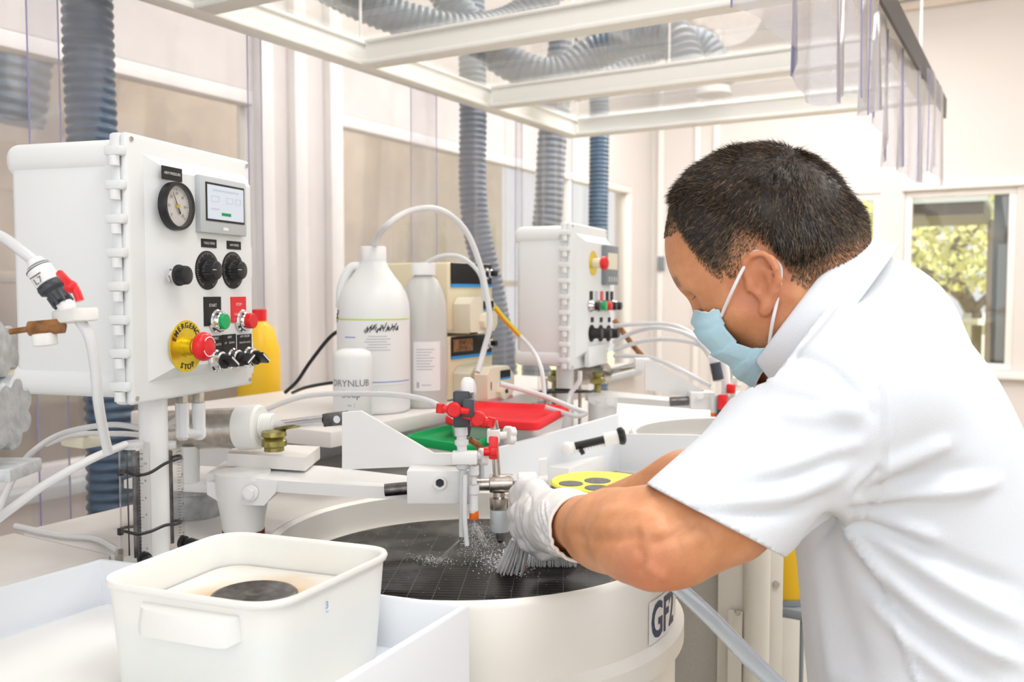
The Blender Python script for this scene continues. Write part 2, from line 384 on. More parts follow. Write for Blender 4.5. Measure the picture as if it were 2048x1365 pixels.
tree(2.6, 13.2, 2.3, 1.05, 1500, 'darker green tree outside at the far right', 'leaf', 3)
fe = thing('picket_fence', 'white picket fence below the yellow green tree', 'fence', (-1.2, 11.2, -.2))
b = B()
for z in (.35, .95): b.box((-1.2, 11.2, z), (6, .04, .07))
b.build('rail', M['white'], fe)
for i in range(30):
    b = B(); b.box((-4.1+i*.2, 11.24, .42), (.09, .025, 1.25), .004); b.build('picket', M['white'], fe)
b = B(); b.box((-.85, 10.2, 2.06), (.75, 1.4, .13)); b.m = 1; b.box((-.87, 10.2, 2.155), (.85, 1.5, .06)); b.m = 0; b.box((-.46, 10.6, .9), (.06, .06, 2.25)); tag(b.build('porch_roof', [M['soffit'], M['grey']]), 'brown porch roof overhanging outside the right window', 'roof')
b = B(); b.sphere((-.62, 10.3, .2), .4, 16, 1, 1, .8); tag(b.build('shrub', M['leaf']), 'low dark green shrub outside below the fence', 'shrub')

# ================================================================== hood canopy
ZHD = 1.95
pA, pB, pC = PZ(740, 133, ZHD), PZ(985, 222, ZHD), PZ(1150, 282, ZHD); pR = PZ(1850, 197, ZHD)
XH0 = (pA.x+pB.x+pC.x)/3; XH1 = pR.x; YA, YBm, YCm = pA.y, pB.y, (pC.y+pR.y)/2
YB2 = (YA+YCm)/2; Y0 = YA-(YCm-YA)*1.35
hd = thing('exhaust_hood_frame', 'white aluminium canopy frame with clear panels hanging above the machines', 'canopy', (XH0, YA, ZHD))
def beam(a, bb, name='cross_beam'):
    a = Vector(a); bb = Vector(bb); m = frame((a+bb)/2, bb-a, (0, 0, 1)); L = (bb-a).length
    b = B(); b.M = m
    b.box((0, .040, 0), (L, .05, .028), .003); b.box((0, .006, 0), (L, .014, .06), .003); b.box((0, .068, 0), (L, .010, .044), .003)
    return b.build(name, M['alu'], hd)
beam((XH0, Y0-.5, ZHD), (XH0, YCm+.03, ZHD), 'side_rail'); beam((XH1, Y0-.5, ZHD), (XH1, YCm+.03, ZHD), 'side_rail')
for y in (YA-.6, YA, YB2, YCm): beam((XH0+.031, y, ZHD), (XH1-.031, y, ZHD))
ys = [Y0-.5, YA-.6, YA, YB2, YCm]
for i in range(4):
    b = B(); b.box(((XH0+XH1)/2, (ys[i]+ys[i+1])/2, ZHD+.078), (XH1-XH0-.02, ys[i+1]-ys[i]-.01, .005)); b.build('clear_panel', M['acryl'], hd)
b = B(); b.box((XH1+.034, (Y0+YCm)/2-.2, ZHD+.02), (.008, YCm-Y0+.9, .07)); b.build('curtain_rail', M['black'], hd, label='black curtain track along the right rail')
for x, y in ((XH0, YA), (XH1, YA+.2), (XH0, YCm), (XH1, YCm-.25), ((XH0+XH1)/2, YB2)):
    b = B(); b.cyl((x, y, ZHD+.07), (x, y, ZC), .004, n=8); b.build('hanger_rod', M['alu'], hd)
# hanging vinyl
def curtain(x, y0, y1, ztop, zbot, label, seed, amp=.012, wl=.13, zfun=None, group=None, edges=True, gather=0):
    rnd = random.Random(seed); n = 90; mz = 24; vs = []; fs = []; ph = rnd.uniform(0, 6)
    def off(t, k):
        y = y0+(y1-y0)*t; drop = k
        return amp*(.35+.65*drop)*(math.sin(y*2*math.pi/wl+ph)+.6*math.sin(y*2*math.pi/(wl*.43)+2*ph))+.02*math.sin(y*4+ph)
    for i in range(n+1):
        t = i/n; y = y0+(y1-y0)*t; zz = zfun(y) if zfun else zbot
        for k in range(mz+1):
            s = k/mz; vs.append((x+off(t, s), y, ztop+(zz-ztop)*s))
    for i in range(n):
        for k in range(mz): a = i*(mz+1)+k; fs.append((a, a+1, a+mz+2, a+mz+1))
    b = B(); b.add(vs, fs); root = b.build('vinyl_curtain', M['vinyl'], None, 80)
    tag(root, label, 'curtain', group)
    if edges:
        for i in ([0, n] if edges == 1 else range(0, n+1, edges)):
            e = B(); e.tube([vs[i*(mz+1)+k] for k in range(mz+1)], .0016, 6, 0); o = e.build('curtain_edge', M['vinyledge'], root, label='blue violet edge of the vinyl sheet')
    return root
XC = XH0-.05
cuts = [-.2, .46, 1.12, 1.72, 2.45, 3.05, YCm]
names = ['at the frame edge', 'behind the left of the large control box', 'behind the right of the large control box', 'behind the white jugs', 'behind the beige pumps', 'behind the small control box']
for i in range(6): curtain(XC+(i % 2)*.02, cuts[i]-.02, cuts[i+1]+.05, ZHD+.02, .55, 'clear vinyl curtain sheet hanging '+names[i], i+3, .010, .21, edges=1)
def zf(y):
    return ZHD-.30-.035*math.sin(y*5.2)-.02*math.sin(y*13+1)
curtain(XH1+.03, .75, YCm, ZHD+.03, 1.6, 'short clear vinyl valance hanging from the right rail above the man', 21, .013, .26, zf, edges=7)
bpy.data.objects['vinyl_curtain.006'].data.materials[0] = M['valance']

# ducts around and above the hood
duct('flexible_duct', [P(172, -160, 2.0), P(176, 60, 2.0), P(186, 300, 2.0), P(205, 600, 2.0), P(222, 850, 2.0), P(226, 1120, 2.0)], .052, 'thick blue ribbed duct behind the large control box')
duct('flexible_duct', [P(940, -80, 3.75), P(946, 200, 3.75), P(948, 420, 3.75), P(985, 600, 3.75), P(1010, 780, 3.75), P(1010, 1185, 3.75)], .056, 'blue ribbed duct passing behind the beige pumps')
duct('flexible_duct', [P(1130, 60, 4.4), P(1105, 270, 4.4), P(1096, 430, 4.4), P(1076, 560, 4.4), P(1072, 800, 4.4), P(1072, 1085, 4.4)], .070, 'slanting grey ribbed duct left of the small control box', 'ductg')
duct('flexible_duct', [P(1185, -60, 5.2), P(1198, 200, 5.2), P(1196, 480, 5.2), P(1196, 800, 5.2), P(1196, 1042, 5.2)], .056, 'narrow blue ribbed duct behind the small control box')
duct('flexible_duct', [P(600, -60, 3.0), P(720, 5, 3.0), P(830, 45, 3.05), P(930, 62, 3.1), P(1030, 40, 3.2), P(1120, -40, 3.2)], .058, 'ribbed duct sagging over the nearest cross beam', 'ductg')
duct('flexible_duct', [P(860, -60, 3.5), P(930, 40, 3.5), P(1010, 120, 3.5), P(1110, 150, 3.5), P(1200, 100, 3.5), P(1290, 70, 3.4), P(1350, 75, 3.3), P(1372, 130, 3.25), P(1376, 156, 3.25)], .066, 'ribbed duct arching over the panel into its round collar', 'ductg')
duct('flexible_duct', [P(1020, 200, 3.9), P(1100, 190, 3.9), P(1220, 150, 3.9), P(1320, 90, 3.9), P(1400, 85, 3.9), P(1438, 140, 3.9), P(1440, 168, 3.9)], .060, 'ribbed duct arching behind into the far round collar', 'ductg')
for (px, py, d, r, la) in ((1376, 152, 3.25, .066, 'white round duct collar in the middle clear panel'), (1428, 182, 3.9, .07, 'white round duct collar in the far clear panel')):
    c = P(px, py, d); b = B(); b.lathe([(r*.98, 0), (r*1.12, .002), (r*1.12, .012), (r, .016), (r, .035), (r*.9, .035)], c-Vector((0, 0, .02)), c+Vector((0, 0, 1)), 32)
    tag(b.build('duct_collar', M['alu']), la, 'collar')
# ================================================================== machines
ZT, ZD = .94, .90            # table top, lapping plate top
DC = Vector((-.708, 1.09, 0))
def machine(cx, cy, y0, y1, which, m):
    t = thing('lapping_machine_table', 'white machine table '+which, 'table', (cx, cy, 0))
    # table top: plate with a round opening
    b = B(); n = 64; R = .292; x0, x1 = -1.35, -.60
    vs = []; fs = []; ang = [math.pi*.5+math.pi*k/n*1.0 for k in range(n+1)]
    def edge(a):
        dx, dy = math.cos(a), math.sin(a); c = []
        if dx < -1e-6: c.append((x0-cx)/dx)
        if dy > 1e-6: c.append((y1-cy)/dy)
        if dy < -1e-6: c.append((y0-cy)/dy)
        k = min(c); return cx+dx*k, cy+dy*k
    for a in ang:
        ex, ey = edge(a); rx, ry = cx+R*math.cos(a), cy+R*math.sin(a)
        vs += [(rx, ry, ZT-.012), (ex, ey, ZT-.012), (rx, ry, ZT-.04), (ex, ey, ZT-.04)]
    for k in range(n):
        a = 4*k; fs += [(a, a+4, a+5, a+1), (a+2, a+3, a+7, a+6), (a+1, a+5, a+7, a+3), (a, a+2, a+6, a+4)]
    b.add(vs, fs)
    for s in ((1, -1) if cy-R-y0 > .02 else (1,)):
        ya, yb = (cy+R, y1) if s > 0 else (y0, cy-R)
        b.box(((cx+x1+.12)/2, (ya+yb)/2, ZT-.026), (x1+.12-cx, yb-ya, .028), .003)
    b.build('table_top', M['cream'], t)
    b = B(); b.lathe([(R-.004, -.12), (R+.004, -.10), (R+.004, -.002), (R, .004), (R-.006, .006), (R-.014, .002), (R-.016, -.03), (R-.02, -.10), (.01, -.11)], (cx, cy, ZT), (cx, cy, ZT+1), 96)
    b.build('basin', M['basin'], t, label='round cream basin around the plate')
    b = B(); b.lathe([(R-.02, -.52), (R+.004, -.51), (R+.004, -.13), (R+.016, -.125), (R+.016, -.100), (R+.004, -.09), (R-.02, -.09)], (cx, cy, ZT), (cx, cy, ZT+1), 96)
    b.build('lower_basin', M['basin'], t)
    b = B(); b.box((-1.0, (y0+y1)/2, (ZT-.04)/2), (.62, y1-y0-.06, ZT-.045), .004); b.build('cabinet', M['cab'], t)
    b = B(); b.cyl((cx, cy, 0), (cx, cy, .44), .12); b.build('pedestal', M['cab'], t)
    p = thing('lapping_plate', 'black grooved round lapping plate '+which, 'lapping plate', (cx, cy, ZD-.02))
    b = B(); b.lathe([(.01, -.02), (.25, -.02), (.262, -.016), (.265, -.002), (.262, 0), (0.0001, 0)], (cx, cy, ZD), (cx, cy, ZD+1), 96); b.build('plate', m, p)
    b = B(); b.cyl((cx, cy, ZT-.108), (cx, cy, ZD-.02), .06); b.build('spindle', M['steel'], p)
    return t
# plate material: slotted black
def slotmat():
    m = bpy.data.materials.new('slotted_black_plate'); m.use_nodes = True; nt = m.node_tree; b = nt.nodes['Principled BSDF']
    tc = nt.nodes.new('ShaderNodeTexCoord'); mp = nt.nodes.new('ShaderNodeMapping'); mp.inputs['Rotation'].default_value = (0, 0, math.radians(-27))
    br = nt.nodes.new('ShaderNodeTexBrick'); br.inputs['Scale'].default_value = 1.0; br.inputs['Brick Width'].default_value = .034; br.inputs['Row Height'].default_value = .0105
    br.inputs['Mortar Size'].default_value = .0006; br.inputs['Mortar Smooth'].default_value = .4; br.offset = .0; br.inputs['Bias'].default_value = -.3
    br.inputs['Color1'].default_value = (.013, .010, .010, 1); br.inputs['Color2'].default_value = (.024, .019, .018, 1); br.inputs['Mortar'].default_value = (.19, .165, .155, 1)
    nt.links.new(tc.outputs['Object'], mp.inputs[0]); nt.links.new(mp.outputs[0], br.inputs[0])
    nz = nt.nodes.new('ShaderNodeTexNoise'); nz.inputs['Scale'].default_value = 9; nz.inputs['Detail'].default_value = 8; nt.links.new(tc.outputs['Object'], nz.inputs[0])
    rr = nt.nodes.new('ShaderNodeMapRange'); rr.inputs['From Min'].default_value = .42; rr.inputs['From Max'].default_value = .58; rr.inputs['To Min'].default_value = .10; rr.inputs['To Max'].default_value = .42
    nt.links.new(nz.outputs['Fac'], rr.inputs['Value']); nt.links.new(rr.outputs[0], b.inputs['Roughness'])
    n2 = nt.nodes.new('ShaderNodeTexNoise'); n2.inputs['Scale'].default_value = 500; nt.links.new(tc.outputs['Object'], n2.inputs[0])
    mx = nt.nodes.new('ShaderNodeMixRGB'); mx.blend_type = 'MULTIPLY'; mx.inputs[0].default_value = .7
    nt.links.new(br.outputs['Color'], mx.inputs[1]); nt.links.new(n2.outputs['Fac'], mx.inputs[2]); nt.links.new(mx.outputs[0], b.inputs['Base Color'])
    bp = nt.nodes.new('ShaderNodeBump'); bp.invert = True; bp.inputs['Strength'].default_value = .7; bp.inputs['Distance'].default_value = .002
    nt.links.new(br.outputs['Fac'], bp.inputs['Height'])
    bp2 = nt.nodes.new('ShaderNodeBump'); bp2.inputs['Strength'].default_value = .25; bp2.inputs['Distance'].default_value = .002
    nt.links.new(nz.outputs['Fac'], bp2.inputs['Height']); nt.links.new(bp.outputs[0], bp2.inputs['Normal']); nt.links.new(bp2.outputs[0], b.inputs['Normal'])
    b.inputs['Specular IOR Level'].default_value = .22
    return m
M['plate'] = slotmat()
machine(DC.x, DC.y, .797, 1.66, 'in front with the wet plate', M['plate'])
machine(-.62, 2.23, 1.70, 2.85, 'behind, beyond the low splash guard', M['plate'])
# GF2 label on the front machine's basin: its own curved sticker
def curved_text(txt, ang0, z, size, R, c, mt, up=0):
    pass
cx, cy = DC.x, DC.y
RB = .2975
def on_rim(px, py, R=RB):
    r = ray(px, py); o = CAM-Vector((cx, cy, 0)); A = r.x**2+r.y**2; Bq = 2*(o.x*r.x+o.y*r.y); C = o.x**2+o.y**2-R*R
    D = max(Bq*Bq-4*A*C, 0); t = (-Bq-math.sqrt(D))/(2*A); return CAM+r*t
st = thing('machine_label', 'white sticker with navy GF2 on the front basin', 'sticker', on_rim(1320, 1235))
q0, q1 = on_rim(1303, 1200), on_rim(1346, 1180)
a0 = math.atan2(q0.y-cy, q0.x-cx); a1 = math.atan2(q1.y-cy, q1.x-cx)
zt_, zb_ = on_rim(1312, 1205).z, on_rim(1312, 1278).z
b = B(); vs = []; fs = []; ns = 16
for i in range(ns+1):
    a = a0-.02+(a1-a0+.04)*i/ns
    for z in (zb_-.004, zt_+.004): vs.append((cx+RB*math.cos(a), cy+RB*math.sin(a), z))
for i in range(ns): fs.append((2*i, 2*i+2, 2*i+3, 2*i+1))
b.add(vs, fs); b.build('sticker_backing', M['paper'], st)
am = (a0+a1)/2
t = B(); t.text('GF2', (0, 0, 0), (1, 0, 0), (0, 1, 0), .05, 0, font_off=.0012)
xs = [v.x for v in t.v]; ys_ = [v.y for v in t.v]
nv = []
for v in t.v:
    fx = (v.x-min(xs))/(max(xs)-min(xs)); fy = (v.y-min(ys_))/(max(ys_)-min(ys_)); a = a0+(a1-a0)*fx; nv.append(Vector((cx+(RB+.0006)*math.cos(a), cy+(RB+.0006)*math.sin(a), zb_+(zt_-zb_)*fy)))
t.v = nv; t.build('lettering', M['blueink'], st)

# ================================================================== control boxes
def ctrl_box(o, ang, W, H, D, pieces, label, hinge_n=8):
    """o: lower left corner of the door front; ang: angle of door width direction right of view axis"""
    h = HEAD-ang; u = Vector((-math.sin(h), math.cos(h), 0)); n = Vector((math.cos(h), math.sin(h), 0)); up = Vector((0, 0, 1))
    r = thing('control_box', label, 'control box', o)
    fr = Matrix((u, up, n)).transposed().to_4x4(); fr.translation = o   # x width, y up, z outward
    b = B(); b.M = fr
    s = H/.335
    b.box((W/2, H/2, -.016-D/2), (W-.012, H*.86, D-.01), .012, 3)
    b.box((W/2, H*.92, -.016-D/2-.004), (W-.006, H*.13, D), .018, 4)
    b.box((W/2, H*.08, -.016-D/2-.004), (W-.006, H*.12, D), .016, 4)
    b.box((W/2, H/2, -.017), (W, H, .016), .004, 2); b.build('housing', M['abs'], r)
    b = B(); b.M = fr; b.box((W/2, H/2, -.004), (W, H, .012), .005, 3)
    ins = W*.11; bm = bmesh.new()
    pr = [(.035*W/.26, .028*s), (.055*W/.26, .045*s)]
    v0 = [(ins, ins*.9, .002), (W-ins*.5, ins*.9, .002), (W-ins*.5, H-ins*.8, .002), (ins, H-ins*.8, .002)]
    v1 = [(ins+.030, ins*.9+.016, .018), (W-ins*.5-.010, ins*.9+.016, .018), (W-ins*.5-.010, H-ins*.8-.018, .018), (ins+.030, H-ins*.8-.018, .018)]
    b.add(v0+v1, [(4, 5, 6, 7)]+[(i, (i+1) % 4, 4+(i+1) % 4, 4+i) for i in range(4)])
    door = b.build('door', M['abs'], r)
    b = B(); b.M = fr
    for i in range(hinge_n):
        y = H*(.07+.86*i/(hinge_n-1)); b.box((-.004, y, -.012), (.012, .012*s, .026), .003); b.cyl((-.006, y-.018*s, -.012), (-.006, y-.006*s, -.012), .0065, n=12)
    b.build('hinge', M['abs'], r)
    for (x, y) in ((.008, .008), (.008, H-.008), (W-.008, .008), (W-.008, H-.008)):
        b = B(); b.M = fr; b.cyl((x, y, .002), (x, y, .0035), .003, n=12); b.build('screw', M['steel'], r)
    for y in (H*.55, H*.12):
        b = B(); b.M = fr; b.box((W+.004, y, -.010), (.010, .05*s, .018), .003); b.build('latch', M['abs'], r)
    ZF = .018
    def loc(px, py):
        q = RP(px, py, fr @ Vector((0, 0, ZF)), n); l = fr.inverted() @ q; return l.x, l.y
    return r, fr, loc, ZF
def lab(r, fr, x, y, w, h, z, txt, bgm, name='label_plate', fs=.006, fg='paper', lines=None):
    b = B(); b.M = fr; b.box((x, y, z+.0006), (w, h, .0012)); b.m = 1
    if lines:
        for (t, dx, dy, s) in lines: b.text(t, (x+dx, y+dy, z+.0013), (1, 0, 0), (0, 1, 0), s)
    elif txt: b.text(txt, (x, y, z+.0013), (1, 0, 0), (0, 1, 0), fs)
    return b.build(name, [M[bgm], M[fg]], r)
def lathe_at(b, fr, x, y, z, prof, n=32):
    b.M = Matrix.Identity(4); a = fr @ Vector((x, y, z)); b.lathe(prof, a, fr @ Vector((x, y, z+1)), n)
def knob(r, fr, x, y, z, R, L, m='black', name='knob', ridges=20):
    b = B(); b.M = fr; vs = []; fs = []; N = ridges*4
    prof = [(R*1.1, 0), (R*1.1, L*.2), (R, L*.28), (R*.95, L*.95), (R*.85, L)]
    for pr, pz in prof:
        for k in range(N):
            t = 2*math.pi*k/N; rr = pr*(1-(.07 if (k % 4) in (0, 1) and 0 < pz < L else 0)); vs.append((x+rr*math.cos(t), y+rr*math.sin(t), z+pz))
    for i in range(len(prof)-1):
        for k in range(N): fs.append((i*N+k, i*N+(k+1) % N, (i+1)*N+(k+1) % N, (i+1)*N+k))
    fs.append(tuple(range((len(prof)-1)*N, len(prof)*N))); b.add(vs, fs); return b.build(name, M[m], r)

A1 = math.radians(16.4)
o1 = P(263, 812, 1.122); W1 = .268; H1 = P(241, 268, 1.122).z-o1.z
r1, f1, loc1, ZF = ctrl_box(o1, A1, W1, H1, .175, None, 'large white control box with gauge, screen and emergency stop')
sc1 = 1.2/F_PX
# pressure gauge
x, y = loc1(343, 348); lab(r1, f1, x, y, .040, .017, ZF, 'ARM PRESSURE', 'blackm', fs=.0049)
x, y = loc1(347, 413)
gR = (loc1(347, 366)[1]-loc1(347, 463)[1])/2
b = B(); lathe_at(b, f1, x, y, ZF, [(gR, 0), (gR, .008), (gR*.96, .011), (gR*.86, .011), (gR*.82, .003)], 48); g = b.build('pressure_gauge', M['black'], r1)
b = B(); lathe_at(b, f1, x, y, ZF, [(gR*.84, .0046), (.0001, .0047)], 48); b.M = f1
b.m = 1
for k in range(31):
    a = math.radians(225-270*k/30); l = .12 if k % 5 == 0 else .06; r0 = gR*.76
    p0 = Vector((x+r0*math.cos(a), y+r0*math.sin(a), ZF+.0054)); p1 = Vector((x+(r0-gR*l)*math.cos(a), y+(r0-gR*l)*math.sin(a), ZF+.0054)); d = (p1-p0).cross(Vector((0, 0, 1))).normalized()*.0003
    b.add([p0-d, p0+d, p1+d, p1-d], [(0, 1, 2, 3)])
    if k % 5 == 0: b.text(str(k*2), (x+gR*.52*math.cos(a), y+gR*.52*math.sin(a), ZF+.0054), (1, 0, 0), (0, 1, 0), gR*.16)
b.build('gauge_dial', [M['paper'], M['ink']], g)
b = B(); b.M = f1; a = math.radians(118); p = Vector((x, y, ZF+.0065)); q = p+Vector((math.cos(a), math.sin(a), 0))*gR*.62; q2 = p-Vector((math.cos(a), math.sin(a), 0))*gR*.35
s_ = Vector((-math.sin(a), math.cos(a), 0)); b.plate([p-s_*.0008, q-s_*.0002, q+s_*.0002, p+s_*.0008], (0, 0, .0005)); b.plate([p-s_*.0008, q2-s_*.0016, q2+s_*.0016, p+s_*.0008], (0, 0, .0005)); b.build('needle', M['ink'], g)
b = B(); lathe_at(b, f1, x, y, ZF+.0055, [(.0028, 0), (.0026, .003), (.0001, .0035)], 16); b.build('needle_hub', M['gold'], g)
b = B(); lathe_at(b, f1, x, y, ZF+.0098, [(gR*.85, 0), (gR*.85, .0006), (.0001, .0008)], 40); b.build('gauge_glass', M['acryl'], g)
# screen
x0, y0 = loc1(390, 411); x1, y1 = loc1(483, 417); yt = loc1(435, 358)[1]; yb = loc1(435, 469)[1]
b = B(); b.M = f1; b.box(((x0+x1)/2, (yt+yb)/2, ZF+.004), (x1-x0, yt-yb, .009), .002); s1 = b.build('screen_unit', M['grey'], r1)
xa_, ya_ = loc1(404, 411); xb2, yb2 = loc1(476, 413); w_ = xb2-xa_; xm = (xa_+xb2)/2-.001; ym = (yt+yb)/2+.004; hh = (yt-yb)*.60
b = B(); b.M = f1; b.box((xm, ym, ZF+.0088), (w_+.006, hh+.006, .001)); b.build('screen_bezel', M['black'], s1)
b = B(); b.M = f1; b.box((xm, ym, ZF+.0095), (w_, hh, .0008)); b.m = 1
for (fx, fy, ww, wh) in ((-.3, .1, .2, .16), (.1, .1, .18, .16), (.34, .1, .14, .16), (-.3, -.2, .2, .03), (0, .36, .7, .03)):
    for (dx, dy, aw, ah) in ((0, wh/2, ww, .012), (0, -wh/2, ww, .012), (ww/2, 0, .008, wh), (-ww/2, 0, .008, wh)):
        b.box((xm+(fx+dx)*w_, ym+(fy+dy)*hh, ZF+.0100), (aw*w_, max(ah, .012)*hh, .0002))
b.m = 2; b.box((xm, ym-.33*hh, ZF+.0100), (.26*w_, .09*hh, .0002)); b.build('display', [M['lcd'], M['grey'], M['grnlid']], s1)
b = B(); b.M = f1; b.box((xm, yb+.0075, ZF+.0086), (.012, .004, .0004)); b.build('badge', M['paper'], s1)
# speed dials
for (lx, ly, txt, dx, dy, rr) in ((417, 487, 'TABLE SPEED', 414, 541, 39), (467, 491, 'ARM SPEED', 465, 541, 37)):
    x, y = loc1(lx, ly); lab(r1, f1, x, y, .034, .0115, ZF, txt, 'blackm', fs=.0044)
    x, y = loc1(dx, dy); R = (loc1(dx, dy-rr)[1]-loc1(dx, dy+rr)[1])/2
    b = B(); lathe_at(b, f1, x, y, ZF, [(R, 0), (R, .0012), (.0001, .0014)], 40); b.M = f1; b.m = 1
    for k in range(41):
        a = math.radians(240-300*k/40); l = .17 if k % 4 == 0 else .09
        p0 = Vector((x+R*.93*math.cos(a), y+R*.93*math.sin(a), ZF+.0017)); p1 = Vector((x+R*(.93-l)*math.cos(a), y+R*(.93-l)*math.sin(a), ZF+.0017)); d = (p1-p0).cross(Vector((0, 0, 1))).normalized()*.0003
        b.add([p0-d, p0+d, p1+d, p1-d], [(0, 1, 2, 3)])
    b.build('dial_plate', [M['blackm'], M['faint']], r1)
    k_ = knob(r1, f1, x, y, ZF+.001, R*.50, .016)
    b = B(); b.M = f1; b.box((x-R*.3, y+R*.02, ZF+.0175), (R*.3, .0008, .0006)); b.build('pointer_mark', M['paper'], k_)
# regulator knob
x, y = loc1(341, 551)
b = B(); lathe_at(b, f1, x, y, ZF, [(.0095, 0), (.0095, .003), (.007, .003), (.007, .006), (.009, .006), (.009, .010), (.0055, .010), (.0055, .014)], 6); b.build('regulator_stem', M['chrome'], r1)
knob(r1, f1, x, y, ZF+.012, .0125, .014, name='regulator_knob', ridges=28)
# start / stop
for (px0, py0, px1, py1, txt, bgm, bx, by, cap, nm) in ((407, 594, 441, 652, 'START', 'blackm', 431, 643, 'grn', 'start_button'), (461, 594, 491, 645, 'STOP', 'red', 482, 642, 'red', 'stop_button')):
    xa_, ya_ = loc1(px0, (py0+py1)/2); xb2, _ = loc1(px1, (py0+py1)/2); y0 = loc1((px0+px1)/2, py0)[1]; y1 = loc1((px0+px1)/2, py1)[1]
    lab(r1, f1, (xa_+xb2)/2, (y0+y1)/2, xb2-xa_, y0-y1, ZF, None, bgm, lines=[(txt, 0, (y0-y1)*.2, .006)])
    x, y = loc1(bx, by)
    b = B(); lathe_at(b, f1, x, y, ZF, [(.0165, .0012), (.0165, .004), (.0145, .006), (.0140, .011), (.0125, .013), (.011, .013)], 36); p = b.build(nm, M['chrome'], r1)
    b = B(); lathe_at(b, f1, x, y, ZF+.012, [(.0112, 0), (.0112, .004 if nm == 'start_button' else .008), (.0102, .0052 if nm == 'start_button' else .0095), (.0001, .0055 if nm == 'start_button' else .010)], 32); b.build('button_cap', M[cap], p)
# emergency stop
x, y = loc1(372, 693); R = (loc1(372, 641)[1]-loc1(372, 745)[1])/2
b = B(); lathe_at(b, f1, x, y, ZF, [(R, 0), (R, .0015), (.0001, .0016)], 56); es = b.build('emergency_stop', M['gold'], r1)
b = B(); b.M = f1
for txt, a0_, a1_, flip in (('EMERGENCY', 158, 22, 1), ('STOP', 245, 295, -1)):
    for i, ch in enumerate(txt):
        a = math.radians(a0_+(a1_-a0_)*i/(len(txt)-1)); rv = Vector((math.cos(a), math.sin(a), 0)); up = rv*flip; uu = up.cross(Vector((0, 0, 1)))
        b.text(ch, Vector((x, y, ZF+.0018))+rv*R*.80, uu, up, R*.30, font_off=.0002)
b.build('lettering', M['ink'], es)
b = B(); lathe_at(b, f1, x, y, ZF, [(R*.42, .0016), (R*.42, .004), (R*.36, .004), (R*.36, .014), (R*.30, .015), (R*.30, .024)], 36); b.build('collar', M['gold'], es)
b = B(); lathe_at(b, f1, x, y, ZF+.020, [(R*.36, 0), (R*.52, .002), (R*.56, .006), (R*.54, .011), (R*.44, .015), (R*.25, .0165), (.0001, .017)], 44); mh = b.build('mushroom_button', M['red'], es)
b = B(); b.M = f1
for a0_ in (20, 200):
    pts = [(x+R*.37*math.cos(math.radians(a0_+t)), y+R*.37*math.sin(math.radians(a0_+t)), ZF+.0363) for t in range(0, 130, 10)]; b.tube(pts, .0007, 6, 0)
b.build('arrow_mark', M['paper'], mh)
# selector switches
for (px0, px1, py0, py1, sx, sy, li, rt) in ((417, 443, 672, 708, 430, 722, [('TABLE', -.001, .009, .0052), ('OFF  AUTO', .001, 0, .0045)], -35), (444, 471, 669, 706, 463, 718, [('ARM', 0, .009, .005), ('UP     DOWN', 0, .001, .004)], 30), (474, 502, 669, 704, 494, 715, [('ARM FEEDER', 0, .010, .0045), ('MAN OFF AUTO', 0, .001, .0038)], -35)):
    xa_, _ = loc1(px0, (py0+py1)/2); xb2, _ = loc1(px1, (py0+py1)/2); y0 = loc1((px0+px1)/2, py0)[1]; y1 = loc1((px0+px1)/2, py1)[1]
    lab(r1, f1, (xa_+xb2)/2, (y0+y1)/2, xb2-xa_, y0-y1, ZF, None, 'blackm', lines=li)
    x, y = loc1(sx, sy)
    b = B(); lathe_at(b, f1, x, y, ZF, [(.0155, .0012), (.0155, .004), (.0135, .006), (.0130, .012), (.010, .014)], 36); p = b.build('selector_switch', M['chrome'], r1)
    b = B(); a = math.radians(rt); uu = f1.to_3x3() @ Vector((math.cos(a), math.sin(a), 0)); vv = f1.to_3x3() @ Vector((-math.sin(a), math.cos(a), 0))
    b.M = frame(f1 @ Vector((x, y, ZF+.012)), uu, vv); b.lathe([(.0105, 0), (.0105, .006), (.009, .007)], (0, 0, 0), (0, 0, 1), 28)
    b.box((0, 0, .013), (.021, .0075, .015), .0015); b.m = 1; b.box((0, .0005, .0208), (.020, .0022, .0006)); b.build('selector_handle', [M['black'], M['paper']], p)
# post of the large box and base flange
pc = P(310, 1000, 1.215); zb1 = o1.z
b = B(); b.cyl((pc.x, pc.y, ZT-.012), (pc.x, pc.y, zb1+.002), .0185, n=32); b.build('post', M['white'], r1)
b = B(); b.box((pc.x, pc.y, ZT-.006), (.08, .08, .012), .002); b.build('post_foot', M['pw'], r1)
b = B()
for (px, dd) in ((364, 1.25), (397, 1.27)):
    q = P(px, 800, dd); b.M = Matrix.Identity(4)
    b.cyl((q.x, q.y, q.z-.004), (q.x, q.y, zb1+.004), .008, n=6); b.m = 0
b.build('fitting_nut', M['steel'], r1)
b = B()
for (px, dd) in ((364, 1.25), (397, 1.27)):
    q = P(px, 806, dd); b.lathe([(.0092, 0), (.0092, -.024), (.0086, -.034), (.0095, -.036), (.0095, -.048), (.006, -.052)], (q.x, q.y, q.z), (q.x, q.y, q.z+1), 20)
q = P(365, 868, 1.25); q2 = P(400, 868, 1.27); b.cyl(q, q2, .007); b.build('elbow_fitting', M['tubing'], r1)
